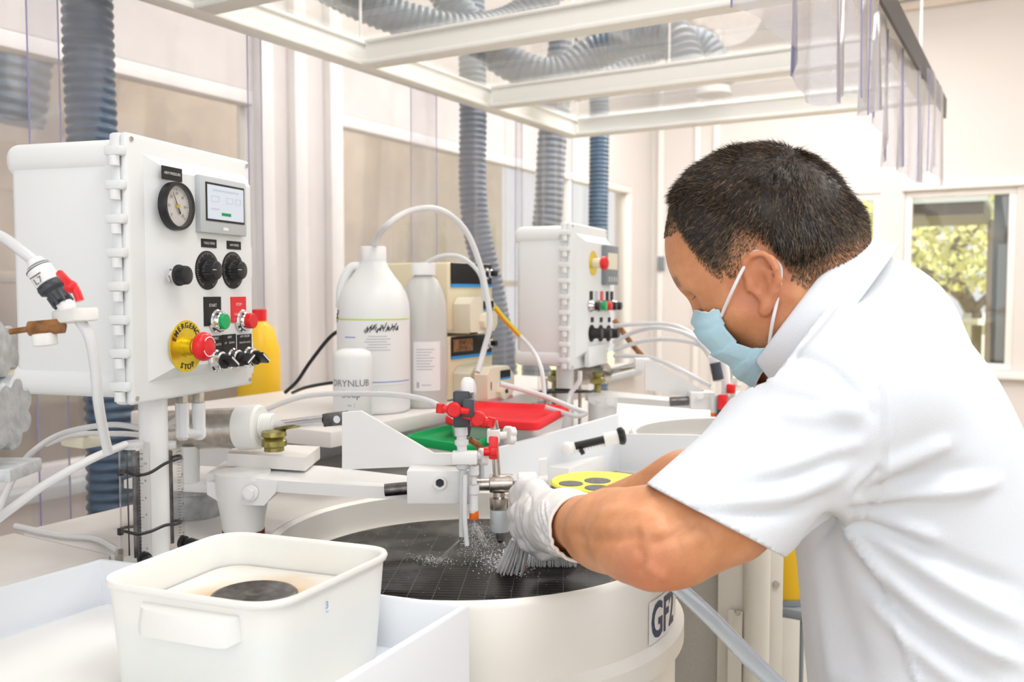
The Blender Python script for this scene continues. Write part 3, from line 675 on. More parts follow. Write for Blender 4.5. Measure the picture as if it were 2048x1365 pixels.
# latch clasp
# ---- second control box
A2 = math.radians(24)
o2 = P(1140, 742, 2.05); H2 = P(1140, 446, 2.05).z-o2.z
r2, f2, loc2, ZF2 = ctrl_box(o2, A2, .262, H2, .125, None, 'smaller looking white control box in the background beside the mask', 9)
x, y = loc2(1186, 527); R = (loc2(1186, 502)[1]-loc2(1186, 552)[1])/2
b = B(); lathe_at(b, f2, x, y, ZF2, [(R, 0), (R, .0015), (.0001, .0016)], 40); e2 = b.build('emergency_stop', M['gold'], r2)
b = B(); lathe_at(b, f2, x, y, ZF2+.001, [(R*.4, 0), (R*.4, .022)], 24); b.build('collar', M['ivory'], e2)
b = B(); lathe_at(b, f2, x, y, ZF2+.020, [(R*.4, 0), (R*.56, .004), (R*.54, .012), (R*.3, .017), (.0001, .018)], 32); b.build('mushroom_button', M['red'], e2)
xa_, ya_ = loc2(1203, 531); xb2, _ = loc2(1227, 531); yt = loc2(1214, 492)[1]; yb = loc2(1214, 570)[1]
b = B(); b.M = f2; b.box(((xa_+xb2)/2, (yt+yb)/2, ZF2+.006), (xb2-xa_, yt-yb, .014), .002); s2 = b.build('screen_unit', M['midgrey'], r2)
b = B(); b.M = f2; b.box(((xa_+xb2)/2, yt-(yt-yb)*.40, ZF2+.0135), ((xb2-xa_)*.78, (yt-yb)*.42, .001)); b.build('display', M['ivory'], s2)
for i in range(4):
    b = B(); b.M = f2; b.box((xa_+(xb2-xa_)*(.2+.2*i), yb+(yt-yb)*.14, ZF2+.0135), (.008, .012, .002)); b.build('key', M['grey'], s2)
for (px, m_) in ((1182, 'blackm'), (1192, 'grey'), (1203, 'red'), (1214, 'blackm'), (1223, 'blackm')):
    x, y = loc2(px, 592); lab(r2, f2, x, y, .022, .022, ZF2, None, m_)
for (px, cap) in ((1182, 'black'), (1195, 'grn'), (1206, 'red'), (1216, 'black'), (1226, 'black')):
    x, y = loc2(px-3, 612); b = B(); lathe_at(b, f2, x, y, ZF2, [(.0145, .001), (.0145, .006), (.012, .010), (.012, .016)], 24); p = b.build('button', M['chrome'], r2)
    b = B(); lathe_at(b, f2, x, y, ZF2+.014, [(.0105, 0), (.0105, .010), (.009, .012), (.0001, .0125)], 24); b.build('button_cap', M[cap], p)
for px in (1184, 1202, 1218):
    x, y = loc2(px, 640); lab(r2, f2, x, y, .020, .012, ZF2, None, 'blackm')
    x, y = loc2(px-2, 667); b = B(); lathe_at(b, f2, x, y, ZF2, [(.020, .001), (.020, .003), (.0001, .0031)], 30); b.build('dial_plate', M['blackm'], r2)
    knob(r2, f2, x, y, ZF2+.002, .0125, .026)
b = B(); b.M = f2; b.box((.13, .028, .018), (.13, .05, .014), .003); b.build('cable_cover', M['abs'], r2)
pc2 = P(1130, 760, 2.15)
b = B(); b.cyl((pc2.x, pc2.y, ZT-.012), (pc2.x, pc2.y, o2.z+.002), .021); b.build('post', M['white'], r2)
# ================================================================== small things on the front machine
Z = Vector((0, 0, 1))
# flow meters strapped to the post
def flow_meter(px, d, label, w=.028, ang=0.0, dep=None):
    q = P(px, 1115, d); zb = ZT+.006; zt = P(px, 888, d).z
    r = thing('flow_meter', label, 'flow meter', (q.x, q.y, zb))
    u = (RGT*math.cos(ang)+Vector((FWD.x, FWD.y, 0)).normalized()*math.sin(ang)).normalized()
    fr = frame((q.x, q.y, (zb+zt)/2), u, Z); h = zt-zb
    b = B(); b.M = fr; b.box((0, 0, 0), (w, h, w*1.05), .0025); b.build('acrylic_body', M['acryl'], r)
    b = B(); b.M = fr; b.cyl((0, -h*.44, 0), (0, h*.44, 0), .0034, n=14); b.cyl((w*.10, -h*.44, -.006), (w*.10, h*.44, -.006), .002, n=10); b.build('float_tube', M['steeld'], r)
    b = B(); b.M = fr; b.box((-w*.26, 0, -w*.2), (.0018, h*.86, .003)); b.build('guide_rod', M['ink'], r)
    b = B(); b.M = fr
    for i in range(26):
        y = -h*.36+h*.70*i/25; l = .007 if i % 5 == 0 else .004
        b.box((w*.10+l/2, y, w*.535), (l, .0005, .0003))
        if i % 5 == 0: b.text(str(i//5*2), (w*.36, y+.003, w*.536), (1, 0, 0), (0, 1, 0), .0045)
    b.text('AIR', (w*.2, h*.40, w*.536), (1, 0, 0), (0, 1, 0), .005); b.text('LPM', (w*.2, h*.44, w*.536), (1, 0, 0), (0, 1, 0), .004)
    b.build('scale_marks', M['ink'], r)
    b = B(); b.M = fr; b.cyl((-w*.02, h*.47, 0), (-w*.02, h*.53, 0), w*.36, n=20); b.build('top_cap', M['tubing'], r)
    b = B(); b.M = fr; b.lathe([(.009, 0), (.009, .006), (.0055, .007), (.0055, .012), (.0085, .013), (.0085, .026), (.007, .028)], (w*.25, -h*.42, w*.5), (w*.65, -h*.45, w*1.5), 20); k = b.build('valve_knob', M['black'], r)
    b = B(); b.M = fr; b.lathe([(.010, 0), (.010, .006), (.006, .010)], (-w*.45, -h*.42, 0), (-w*1.5, -h*.42, 0), 6); b.build('inlet_fitting', M['steel'], r)
    return r, fr
fm1, ff1 = flow_meter(274, 1.165, 'clear flow meter on the left of the box post', .036, .35)
fm2, ff2 = flow_meter(344, 1.235, 'clear flow meter on the right of the box post', .026, .9)
# cable ties around both meters and post
def tie(y1, y2, label):
    pts = [P(238, y1+5, 1.150), P(252, y1+6, 1.128), P(275, y1+11, 1.125), P(300, y1+6, 1.150), P(330, (y1+y2)/2, 1.185), P(352, y2+4, 1.22), P(362, y2, 1.245), P(352, y2-3, 1.26), P(300, y1-8, 1.25), P(250, y1-2, 1.20), P(238, y1+5, 1.155)]
    r = thing('cable_tie', label, 'cable tie', pts[0])
    b = B(); b.tube(pts, .0021, 8, 8); b.build('strap', M['tie'], r)
    b = B(); b.box(P(241, y1+6, 1.143), (.006, .006, .009), .001); b.build('tie_head', M['tie'], r)
tie(940, 916, 'upper black cable tie around the flow meters'); tie(1058, 1045, 'lower black cable tie around the flow meters')
# hub block: white manifold round the post
# ---- pivot base + arm
pv = P(487, 1048, 1.36); pv.z = ZT-.012
ar = thing('pivot_arm', 'white swing arm reaching from the rusty pivot over the black plate', 'machine arm', pv)
b = B(); b.cyl(pv, pv+Z*.012, .031, n=40); b.build('rusty_base', M['rust'], ar, label='rusted ring under the pivot')
zc = P(487, 985, 1.36).z
b = B(); b.lathe([(.030, .012), (.032, .03), (.040, .07), (.041, .10)], pv, pv+Z, 40); b.build('pivot_cone', M['pw'], ar)
# yoke: faceted housing
yz0 = P(487, 1010, 1.33).z; yz1 = P(487, 930, 1.33).z
b = B(); pts = [P(414, 965, 1.34), P(414, 990, 1.34), P(448, 1010, 1.33), P(528, 1012, 1.31), P(552, 985, 1.31), P(556, 962, 1.31)]
bk = Vector((FWD.x, FWD.y, 0)).normalized()*.085
b.plate(pts, bk); b.build('yoke', M['pw'], ar)
b = B(); q = P(502, 986, 1.315); b.M = axis_frame(q, q-bk); b.cyl((0, 0, 0), (0, 0, .006), .011, n=24); b.cyl((0, 0, .004), (0, 0, .012), .0075, n=6); b.build('bolt', M['white'], ar)
# arm beam (flat bar), wide at pivot, tapering
b = B(); top = [P(412, 948, 1.36), P(556, 946, 1.31), P(690, 938, 1.28), P(918, 917, 1.245), P(922, 905, 1.29), P(870, 905, 1.32), P(640, 902, 1.42), P(450, 902, 1.46)]
zr = top[0].z; b.plate([Vector((q.x, q.y, zr)) for q in top], (0, 0, -.017))
b.build('arm_beam', M['pw'], ar)
# gusset
b = B(); gp = [P(684, 826, 1.295), P(722, 823, 1.29), P(868, 908, 1.262), P(922, 908, 1.25), P(922, 930, 1.25), P(684, 940, 1.295)]; b.plate(gp, bk*.10)
b.build('gusset', M['pw'], ar)
# raised mounting plate
b = B(); tp = [P(455, 930, 1.40), P(610, 925, 1.36), P(640, 900, 1.46), P(478, 900, 1.50)]; b.plate([Vector((q.x, q.y, tp[0].z+.018)) for q in tp], (0, 0, -.02)); b.build('mounting_plate', M['cream'], ar)
q = P(482, 935, 1.44); b = B(); b.cyl(q, q+Z*.009, .0075, n=6); b.sphere(q+Z*.014, .005, 12); b.build('grease_nipple', M['steel'], ar)
# pneumatic cylinder along image right
c0, c1 = P(330, 862, 1.42), P(478, 856, 1.40)
cy_ = thing('air_cylinder', 'brushed steel air cylinder behind the swing arm', 'cylinder', P(430, 900, 1.42))
def along(a, b_, t): return a+(b_-a)*t
ce = P(700, 834, 1.33)
b = B(); b.cyl(c0, c1, .0315, n=48); b.build('barrel', M['steel'], cy_)
b = B(); dr_ = (c1-c0).normalized(); b.lathe([(.0325, 0), (.0345, .002), (.0345, .034), (.031, .038), (.026, .038)], c1, c1+dr_, 48); b.build('end_cap', M['alu'], cy_)
b = B(); s0 = c1+dr_*.038; prof = []
for i in range(16): prof += [(.0205 if i % 2 else .0190, i*.0015)]
b.lathe(prof, s0, s0+dr_, 32); b.build('threaded_nose', M['alu'], cy_)
b = B(); s1_ = s0+dr_*.024; b.cyl(s1_, P(652, 840, 1.33), .0085, n=24); b.build('piston_rod', M['chrome'], cy_)
b = B(); q = P(672, 838, 1.32); b.M = frame(q, P(700, 836, 1.31)-P(650, 841, 1.32), Z); b.box((0, 0, 0), (.034, .019, .018), .001); b.build('clevis', M['steeld'], cy_)
b = B(); b.M = frame(q, P(700, 836, 1.31)-P(650, 841, 1.32), Z); b.cyl((.007, 0, .008), (.007, 0, .012), .0055, n=20); b.build('clevis_pin', M['chrome'], cy_)
b = B(); q = P(548, 876, 1.37); b.lathe([(.015, -.02), (.015, -.014), (.019, -.012), (.019, -.004), (.014, 0), (.019, .003), (.018, .010), (.006, .012)], q, q+Z, 28); b.build('swivel_joint', M['brass'], cy_)
b = B(); b.cyl(P(548, 906, 1.37), P(548, 884, 1.37), .013, n=24); b.build('joint_boss', M['white'], cy_)
q = P(380, 905, 1.40); b = B(); b.cyl(Vector((q.x, q.y, ZT+.063)), q+Z*.01, .014, n=20); b.build('rear_support', M['pw'], cy_)
# stained round hub under arm beam
q = P(382, 985, 1.50); q.z = ZT-.012
b = B(); b.lathe([(.052, 0), (.055, .006), (.055, .040), (.060, .042), (.060, .060), (.01, .060)], q, q+Z, 48); tag(b.build('hub', M['castal']), 'stained round metal hub under the swing arm', 'hub')
b = B(); q2 = P(385, 940, 1.46); b.box((q2.x, q2.y, ZT+.056), (.16, .13, .014), .002, rot=Matrix.Rotation(.3, 3, 'Z')); tag(b.build('cover_plate', M['pw']), 'white square plate on top of the round metal hub', 'plate')

# ---- spindle head over the plate
D = 1.245
sh = thing('spindle_head', 'steel spindle head hanging from the arm over the black plate', 'spindle', P(990, 1010, D))
def cylp(b, x0, y0, x1, y1, r, d0=D, d1=None, n=28, bev=0): b.cyl(P(x0, y0, d0), P(x1, y1, d1 or d0), SZ(r, d0), n=n, bev=bev)
b = B(); b.M = frame(P(882, 968, D), RGT, Z); b.box((-.0015, 0, 0), (SZ(124, D), SZ(66, D), .05), .0015); b.build('clamp_block', M['pw'], sh)
b = B(); b.M = frame(P(880, 966, D-.026), RGT, Z); b.lathe([(.009, 0), (.009, .004), (.006, .004), (.006, .001)], (0, 0, 0), (0, 0, 1), 24); b.m = 1; b.cyl((0, 0, .0005), (0, 0, .0014), .006, n=6); b.build('bolt', [M['cream'], M['ink']], sh)
b = B(); cylp(b, 770, 981, 825, 976, 12.5); b.build('shaft', M['steeld'], sh)
b = B(); cylp(b, 925, 971, 985, 969, 12.5); b.build('sleeve', M['steel'], sh)
b = B(); cylp(b, 979, 968, 1027, 967, 18.5, bev=.0012); b.build('cross_block', M['steel'], sh)
b = B(); cylp(b, 987, 843, 990, 860, 8.5); cylp(b, 987, 860, 994, 952, 8); b.build('vertical_rod', M['steel'], sh)
b = B(); cylp(b, 1025, 967, 1036, 967, 5); b.build('rod_pin', M['steeld'], sh)
b = B(); cylp(b, 1034, 966, 1076, 965, 21, bev=.003); cylp(b, 1078, 962, 1096, 960, 9); b.build('white_collar', M['white'], sh)
b = B(); b.plate([P(1078, 921, D), P(1094, 919, D), P(1096, 978, D), P(1080, 980, D)], bk*.15); b.build('stop_plate', M['white'], sh)
b = B()
b.lathe([(SZ(12, D), 0), (SZ(12, D), .006), (SZ(19, D), .008), (SZ(18, D), .022), (SZ(15, D), .026), (SZ(17, D), .032), (SZ(18.5, D), .042)], P(998, 985, D), P(998, 1060, D), 32); b.build('steel_chuck', M['steel'], sh)
b = B(); b.lathe([(SZ(19.5, D), 0), (SZ(20, D), .002), (SZ(19.5, D), .026), (SZ(17.5, D), .030), (SZ(8, D), .030)], P(1000, 1020, D), P(1001, 1095, D), 32); b.build('grey_bushing', M['grey'], sh)
b = B(); cylp(b, 1001, 1058, 1001, 1078, 9); b.sphere(P(1001, 1080, D), SZ(7, D), 12); b.build('tip', M['steeld'], sh)
# upper clamp with thumb knobs
def star_knob(b, a, c, R, L, lobes=4):
    m = axis_frame(a, c); b.M = m; N = 64; vs = []; fs = []
    for z, k in ((0, .9), (.1, 1), (.9, 1), (1, .92)):
        for i in range(N):
            t = 2*math.pi*i/N; rr = R*k*(1-.22*(.5+.5*math.cos(lobes*t))**2.2); vs.append((rr*math.cos(t), rr*math.sin(t), z*L))
    for j in range(3):
        for i in range(N): fs.append((j*N+i, j*N+(i+1) % N, (j+1)*N+(i+1) % N, (j+1)*N+i))
    fs += [tuple(reversed(range(N))), tuple(range(3*N, 4*N))]; b.add(vs, fs); b.M = Matrix.Identity(4)
b = B(); b.M = frame(P(987, 872, D), RGT, Z); b.box((0, 0, 0), (.018, .018, .02), .002); b.build('upper_clamp', M['alu'], sh)
b = B(); cylp(b, 995, 872, 1014, 871, 7.5); star_knob(b, P(1013, 871, D), P(1060, 871, D+.02), SZ(20, D), .010); b.build('thumb_knob', M['alu'], sh)
b = B(); cylp(b, 940, 914, 962, 914, 8.5, D-.03); star_knob(b, P(959, 914, D-.03), P(1000, 914, D-.02), SZ(18, D), .010); b.build('thumb_knob', M['alu'], sh)

# ---- valve and drip manifold in front of the arm
D2 = 1.205
vm = thing('valve_manifold', 'dark grey valve manifold with red taps and white drip fittings at the arm tip', 'valve', P(925, 1000, D2))
def lp(prof, x0, y0, x1, y1, d): b.lathe([(SZ(r, d), SZ(z, d)) for r, z in prof], P(x0, y0, d), P(x1, y1, d), 28)
b = B(); b.M = frame(P(922, 818, D2), RGT, P(922, 780, D2)-P(922, 860, D2)); b.box((SZ(2, D2), 0, 0), (SZ(34, D2), SZ(72, D2), SZ(34, D2)), .003, 3); b.box((SZ(16, D2), SZ(4, D2), .018), (SZ(24, D2), SZ(36, D2), SZ(26, D2)), .003); b.build('valve_body', M['darkpvc'], vm)
b = B(); b.cyl(P(936, 850, D2+.02), P(932, 872, D2+.02), SZ(8, D2)); b.build('side_port', M['darkpvc'], vm)
def tap(name, cx_, cy_, dx, dy, d):
    b = B(); a = P(cx_, cy_, d); u = (P(cx_+dx, cy_+dy, d)-a).normalized(); b.M = frame(a, u, Z); b.cyl((0, 0, -.006), (0, 0, .006), .010, n=20, bev=.002)
    b.box((.010, 0, 0), (.018, .010, .009), .003); b.box((-.012, 0, 0), (.018, .009, .009), .003); b.cyl((.018, -.006, 0), (.018, .006, 0), .0055, n=12); b.build(name, M['red'], vm)
tap('red_tap', 908, 820, -1, -.1, D2-.025); tap('red_tap', 956, 838, 1, .25, D2-.015)
b = B(); b.M = frame(P(987, 896, D-.045), RGT, P(988, 880, D)-P(986, 920, D)); b.box((0, 0, 0), (SZ(18, D), SZ(44, D), .010), .002); b.box((0, -SZ(6, D), .003), (SZ(14, D), SZ(16, D), .012), .002); b.cyl((-.013, -.005, 0), (-.004, -.005, 0), .006); b.build('red_tap', M['red'], vm)
b = B(); lp([(14, 0), (14, 8), (13, 20), (10, 26), (7, 30)], 935, 785, 934, 740, D2); b.build('elbow', M['white'], vm)
b = B(); lp([(11, 0), (13, 2), (13, 18), (10, 20), (10, 26), (14, 28), (14, 36), (10, 40), (10, 60), (13, 62), (13, 84), (9, 88)], 922, 853, 926, 945, D2)
b.build('drip_fitting', M['tubing'], vm)
b = B(); lp([(10, 0), (10, 18), (6, 22), (6, 36)], 948, 932, 948, 990, D2); lp([(10.5, 0), (11, 14), (11, 16), (9, 18), (9, 42), (10, 46), (10, 50), (9.5, 54)], 948, 972, 947, 1030, D2); b.build('drip_fitting', M['tubing'], vm)
b = B(); lp([(9.5, 0), (9.5, 16), (8, 18), (3, 18.5)], 948, 1022, 948, 1060, D2); b.build('orange_nozzle', M['orange'], vm)
b = B(); b.M = frame(P(930, 914, D2), RGT, Z); b.box((0, 0, .006), (.034, .016, .022), .002); b.build('bracket', M['pw'], vm)
b = B(); b.tube([P(926, 938, D2), P(925, 990, D2), P(924, 1074, D2)], SZ(6.5, D2), 12, 6); b.build('drip_tube', M['tubing'], vm)
b = B(); b.tube([P(930, 950, D2-.01), P(929, 1030, D2-.01), P(934, 1092, D2-.01)], SZ(5.0, D2), 12, 6); b.build('drip_tube', M['tubing'], vm)
b = B(); b.tube([P(938, 760, D2), P(945, 765, D2), P(948, 785, D2), P(944, 800, D2+.01)], SZ(5, D2), 10, 8); b.build('loop_tube', M['tubing'], vm)
b = B(); b.tube([P(940, 880, D2+.02), P(960, 895, D2+.03), P(950, 915, D2+.02)], SZ(7, D2), 10, 8); b.build('elbow_tube', M['copper'], vm)
def hose(name, pts, r, label, m='tubing', cat='tube', group=None, n=12):
    b = B(); b.tube(pts, r, n, 10); return tag(b.build(name, M[m]), label, cat, group)
hose('plastic_tube', [P(924, 845, D2), P(850, 800, 1.3), P(740, 788, 1.4), P(600, 795, 1.5), P(480, 845, 1.5), P(420, 872, 1.46)], .0042, 'milky tube running left from the valve manifold to the air cylinder')

# ---- left foreground fixture
DL = .90
lf = thing('ball_valve_fixture', 'small white and dark grey valve with red lever hanging at the left edge', 'valve', P(40, 960, DL))
def al(x0, y0, x1, y1, prof, d=DL, n=32):
    bb.lathe([(SZ(r, d), SZ(z, d)) for r, z in prof], P(x0, y0, d), P(x1, y1, d), n)
bb = B(); al(67, 518, 130, 612, [(10, 0), (15, 3), (16, 8), (19, 12), (22, 16)]); bb.build('tube_nut', M['white'], lf)
bb = B(); al(76, 536, 130, 612, [(23, 0), (25, 2), (25, 38), (23, 40)]); wv = bb.build('valve_sleeve', M['white'], lf)
bb = B(); al(77, 538, 131, 614, [(25.4, 0), (25.4, 2)]); bb.build('blue_ring', M['blueink'], lf)
b = B(); q = P(77, 562, DL-.0135); b.M = frame(q, P(110, 542, DL)-P(77, 564, DL), P(60, 540, DL)-P(84, 580, DL)); b.text('L7', (0, 0, .0004), (1, 0, 0), (0, 1, 0), .009); b.box((0, .006, 0), (.012, .0008, .0006)); b.box((0, -.006, 0), (.012, .0008, .0006)); b.build('lettering', M['ink'], wv)
bb = B(); al(100, 568, 133, 616, [(26, 0), (28, 4), (27, 14), (22, 17), (19, 20), (19, 40), (17, 42)]); bb.build('valve_union', M['darkpvc'], lf)
b = B()
for k in range(8):
    a = k*math.pi/4; m_ = axis_frame(P(116, 592, DL), P(140, 626, DL)); b.M = m_; b.box((math.cos(a)*SZ(19, DL), math.sin(a)*SZ(19, DL), SZ(8, DL)), (.0025, .0025, SZ(24, DL)), .0005)
b.build('union_ribs', M['darkpvc'], lf)
b = B(); b.tube([P(120, 548, DL-.015), P(136, 565, DL-.03), P(150, 578, DL-.03), P(160, 602, DL-.03)], SZ(8, DL), 10, 6); b.sphere(P(142, 574, DL-.03), SZ(13, DL), 14); b.build('red_lever', M['red'], lf)
bb = B(); al(128, 606, 140, 626, [(15, 0), (17, 8), (17, 16), (14, 20)]); bb.build('collar', M['white'], lf)
b = B(); b.M = frame(P(150, 632, DL), P(200, 628, DL-.03)-P(110, 642, DL+.02), Z); b.box((0, 0, 0), (SZ(88, DL), SZ(26, DL), .026), .002); b.build('clamp_block', M['alu'], lf)
b = B(); b.cyl(P(20, 664, DL), P(62, 658, DL), SZ(6, DL)); b.cyl(P(58, 658, DL), P(128, 652, DL), SZ(17, DL), n=6, bev=.002); b.build('copper_fitting', M['copper'], lf)
b = B(); star_knob(b, P(88, 668, DL), P(92, 700, DL), SZ(24, DL), .012, 3); b.build('wing_nut', M['alu'], lf)
b = B(); star_knob(b, P(-22, 700, DL), P(10, 697, DL), SZ(58, DL), SZ(32, DL), 5); b.cyl(P(-70, 702, DL), P(-20, 700, DL), SZ(28, DL)); b.build('star_knob', M['castal'], lf)
b = B(); star_knob(b, P(-20, 826, DL), P(30, 828, DL), SZ(76, DL), SZ(48, DL), 7); b.cyl(P(-70, 825, DL), P(-18, 826, DL), SZ(36, DL)); b.build('star_knob', M['castal'], lf)
b = B(); q = P(20, 940, DL); b.M = frame(q, RGT, Z); b.box((-.02, 0, 0), (SZ(148, DL), SZ(28, DL), .06), .002); b.build('base_block', M['castal'], lf)
b = B(); b.box(P(-60, 770, DL), (.03, .03, .22), .003); q = P(-60, 940, DL); b.cyl((q.x, q.y, ZT-.055), q, .012); b.build('upright', M['castal'], lf)
hose('plastic_tube', [P(-60, 450, .92), P(0, 472, .91), P(40, 500, .90), P(68, 522, .90)], SZ(11, .9), 'milky tube arriving from the left into the hanging valve')
hose('plastic_tube', [P(158, 640, .90), P(178, 672, .90), P(190, 730, .91), P(196, 800, .93), P(206, 860, .97), P(216, 904, 1.0)], SZ(10.5, .9), 'milky tube dangling down in front of the large control box')
hose('plastic_tube', [P(250, 890, 1.12), P(180, 920, 1.05), P(90, 970, 1.0), P(20, 1020, .96), P(-60, 1080, .93)], SZ(9, 1.0), 'thick milky tube sweeping down left from the flow meter')
hose('plastic_tube', [P(290, 858, 1.3), P(220, 850, 1.35), P(130, 866, 1.35), P(70, 900, 1.3), P(30, 950, 1.2), P(-20, 1060, 1.1)], SZ(6, 1.3), 'thin milky tube looping behind the control box post')
hose('plastic_tube', [P(360, 836, 1.3), P(300, 868, 1.38), P(240, 868, 1.42), P(150, 870, 1.42), P(90, 890, 1.4)], SZ(6, 1.3), 'thin milky tube running left under the control box')
hose('plastic_tube', [Vector((*P(30, 1015, 1.4).xy, ZT-.006)), Vector((*P(120, 1058, 1.35).xy, ZT-.006)), Vector((*P(190, 1062, 1.33).xy, ZT-.006)), Vector((*P(235, 1075, 1.25).xy, ZT))], .0045, 'milky tube lying on the table left of the flow meters')
b = B(); b.box(P(170, 880, 1.45), (.06, .05, .02), .006); tag(b.build('tube_clamp', M['ivory']), 'ivory clamp block holding tubes behind the post', 'clamp')

# ---- splash guards, roller brush, pad box
ga, gb, gc = P(955, 965, 1.66), P(1237, 900, 1.86), P(1470, 905, 1.74)
sg = thing('splash_guard', 'low white splash guard bent around behind the black plate', 'splash guard', (gb.x, gb.y, ZT-.012))
zq = ZT-.012
def wall(a, bq, za, zb2, name):
    b = B(); t = (Vector((bq.x, bq.y, 0))-Vector((a.x, a.y, 0))).normalized(); n = Vector((-t.y, t.x, 0))*.008
    b.plate([(a.x, a.y, zq), (bq.x, bq.y, zq), (bq.x, bq.y, zb2), (a.x, a.y, za)], n); b.build(name, M['pwb'], sg)
wall(P(968, 915, 1.60), gb, P(968, 905, 1.60).z, P(1237, 829, 1.86).z, 'side_panel')
wall(gb, gc, P(1237, 868, 1.86).z, P(1470, 872, 1.74).z, 'rear_panel')
rb = thing('scrub_roller', 'black and white scrub roller brush clipped on the splash guard', 'brush', P(1190, 895, 1.70))
d3 = 1.72
b = B(); b.sphere(P(1136, 899, d3), SZ(15, d3), 20); b.cyl(P(1136, 899, d3), P(1150, 895, d3), SZ(12, d3)); b.build('knob_end', M['white'], rb)
b = B(); b.cyl(P(1150, 893, d3), P(1216, 878, d3), SZ(8, d3)); b.cyl(P(1160, 906, d3-.01), P(1168, 902, d3-.01), SZ(6, d3)); b.build('handle', M['black'], rb)
b = B(); b.cyl(P(1208, 880, d3), P(1236, 874, d3), SZ(13, d3)); b.build('collar', M['white'], rb)
b = B(); b.lathe([(SZ(15, d3), 0), (SZ(18, d3), .004), (SZ(18, d3), .010), (SZ(12, d3), .014)], P(1236, 874, d3), P(1260, 869, d3), 24); b.build('end_cap', M['black'], rb)
b = B()
for i in range(9):
    x_ = 1158+i*6.5; b.cyl(P(x_, 899-i*1.45, d3), P(x_+1, 906-i*1.45, d3-.004), SZ(3.5, d3), SZ(2, d3), n=8)
b.build('bristles', M['bristle'], rb)
pb = PZ(1190, 990, .955)
px_ = thing('pad_tray', 'shallow white tray holding the yellow pad', 'tray', (pb.x, pb.y, ZT))
e0, e1, e2_, e3 = PZ(1075, 985, .975), PZ(1330, 1003, .975), PZ(1390, 965, .975), PZ(1120, 958, .975)
def ztray(name, cs, z0, z1, th, m, parent, draft=.94):
    c = sum(cs, Vector())/4; o_ = [Vector((q.x, q.y, z1)) for q in cs]; i_ = [q+(c-q)*th for q in o_]; bo = [Vector((*(c+(q-c)*draft).xy, z0)) for q in o_]; bi = [Vector((*(c+(q-c)*(draft-th)).xy, z0+.003)) for q in o_]
    vs = o_+i_+bo+bi; fs = [(0, 1, 2, 3)]
    fs = [(8, 11, 10, 9), (12, 13, 14, 15)]
    for k in range(4):
        j = (k+1) % 4; fs += [(k, j, 4+j, 4+k), (k, 8+k, 8+j, j), (4+k, 4+j, 12+j, 12+k)]
    b = B(); b.add([Vector((q.x, q.y, z1 if idx < 8 else q.z)) for idx, q in enumerate(vs)], fs); return b.build(name, m, parent)
ztray('tray_body', [e0, e1, e2_, e3], ZT-.011, .975, .06, M['pwb'], px_)
yp = thing('template_pad', 'yellow pad with dark grey mesh circles lying on the white tray', 'pad', PZ(1200, 968, .978))
cpd = PZ(1200, 970, .9765); b = B(); b.lathe([(.01, 0), (.080, 0), (.083, .003), (.080, .006), (.0001, .006)], cpd, cpd+Z, 48); b.build('pad', M['yellow'], yp)
for (px, py, rr) in ((1195, 962, .022), (1245, 976, .022), (1140, 968, .020), (1190, 992, .021)):
    q = PZ(px, py, cpd.z+.0064)
    if (q-cpd).length+rr < .108 or True:
        b = B(); d_ = Vector((q.x-cpd.x, q.y-cpd.y, 0)); 
        if d_.length > .054: d_ *= .054/d_.length
        c_ = Vector((cpd.x, cpd.y, cpd.z+.0062))+d_; b.lathe([(rr, 0), (rr, .0008), (.0001, .0009)], c_, c_+Z, 32); b.build('mesh_circle', M['foamgrey'], yp)

# ---- lidded containers
def lidded(cs, zl, zb, lidm, label, body):
    c = sum(cs, Vector())/4; r = thing('lidded_container', label, 'container', (c.x, c.y, zb))
    def rr(cs, k, rad, n=6):
        out = []; pts = [c+(q-c)*k for q in cs]
        for i in range(4):
            p = pts[i]; a = (pts[i-1]-p).normalized(); d = (pts[(i+1) % 4]-p).normalized(); s = p+a*rad; e = p+d*rad
            for j in range(n+1):
                t = j/n; out.append((s*(1-t)+p*t)*(1-t)+(p*(1-t)+e*t)*t)
        return out
    def ring(levels, name, m, cap=True):
        b = B(); vs = []; fs = []
        for k, z, rad in levels: vs += [Vector((q.x, q.y, z)) for q in rr(cs, k, rad)]
        N = len(vs)//len(levels)
        for l in range(len(levels)-1):
            for i in range(N): j = (i+1) % N; fs.append((l*N+i, l*N+j, (l+1)*N+j, (l+1)*N+i))
        if cap: fs.append(tuple(range((len(levels)-1)*N, len(levels)*N)))
        fs.append(tuple(reversed(range(N)))); b.add(vs, fs); return b.build(name, m, r, 50)
    ring([(.84, zb, .02), (.92, zl-.016, .02), (.93, zl-.013, .02)], 'tub', body)
    ring([(1.0, zl-.014, .024), (1.02, zl-.012, .024), (1.02, zl-.001, .024), (1.0, zl+.002, .024), (.93, zl+.002, .02), (.88, zl-.006, .02), (.86, zl-.007, .02)], 'lid', lidm)
zr_, zg_ = 1.052, 1.02
lidded([PZ(888, 836, zr_), PZ(952, 805, zr_), PZ(1140, 813, zr_), PZ(1075, 848, zr_)], zr_, .968, M['redlid'], 'clear container with a red lid behind the valve', M['hdpe2'])
lidded([PZ(806, 874, zg_), PZ(898, 851, zg_), PZ(1012, 863, zg_), PZ(936, 894, zg_)], zg_, .945, M['grnlid'], 'clear container with a green lid behind the arm', M['hdpe2'])
b = B(); b.box((-.90, 1.575, (zq+.967)/2), (.30, .16, .967-zq), .002); tag(b.build('riser_block', M['pw']), 'white riser block under the red lidded container', 'block')

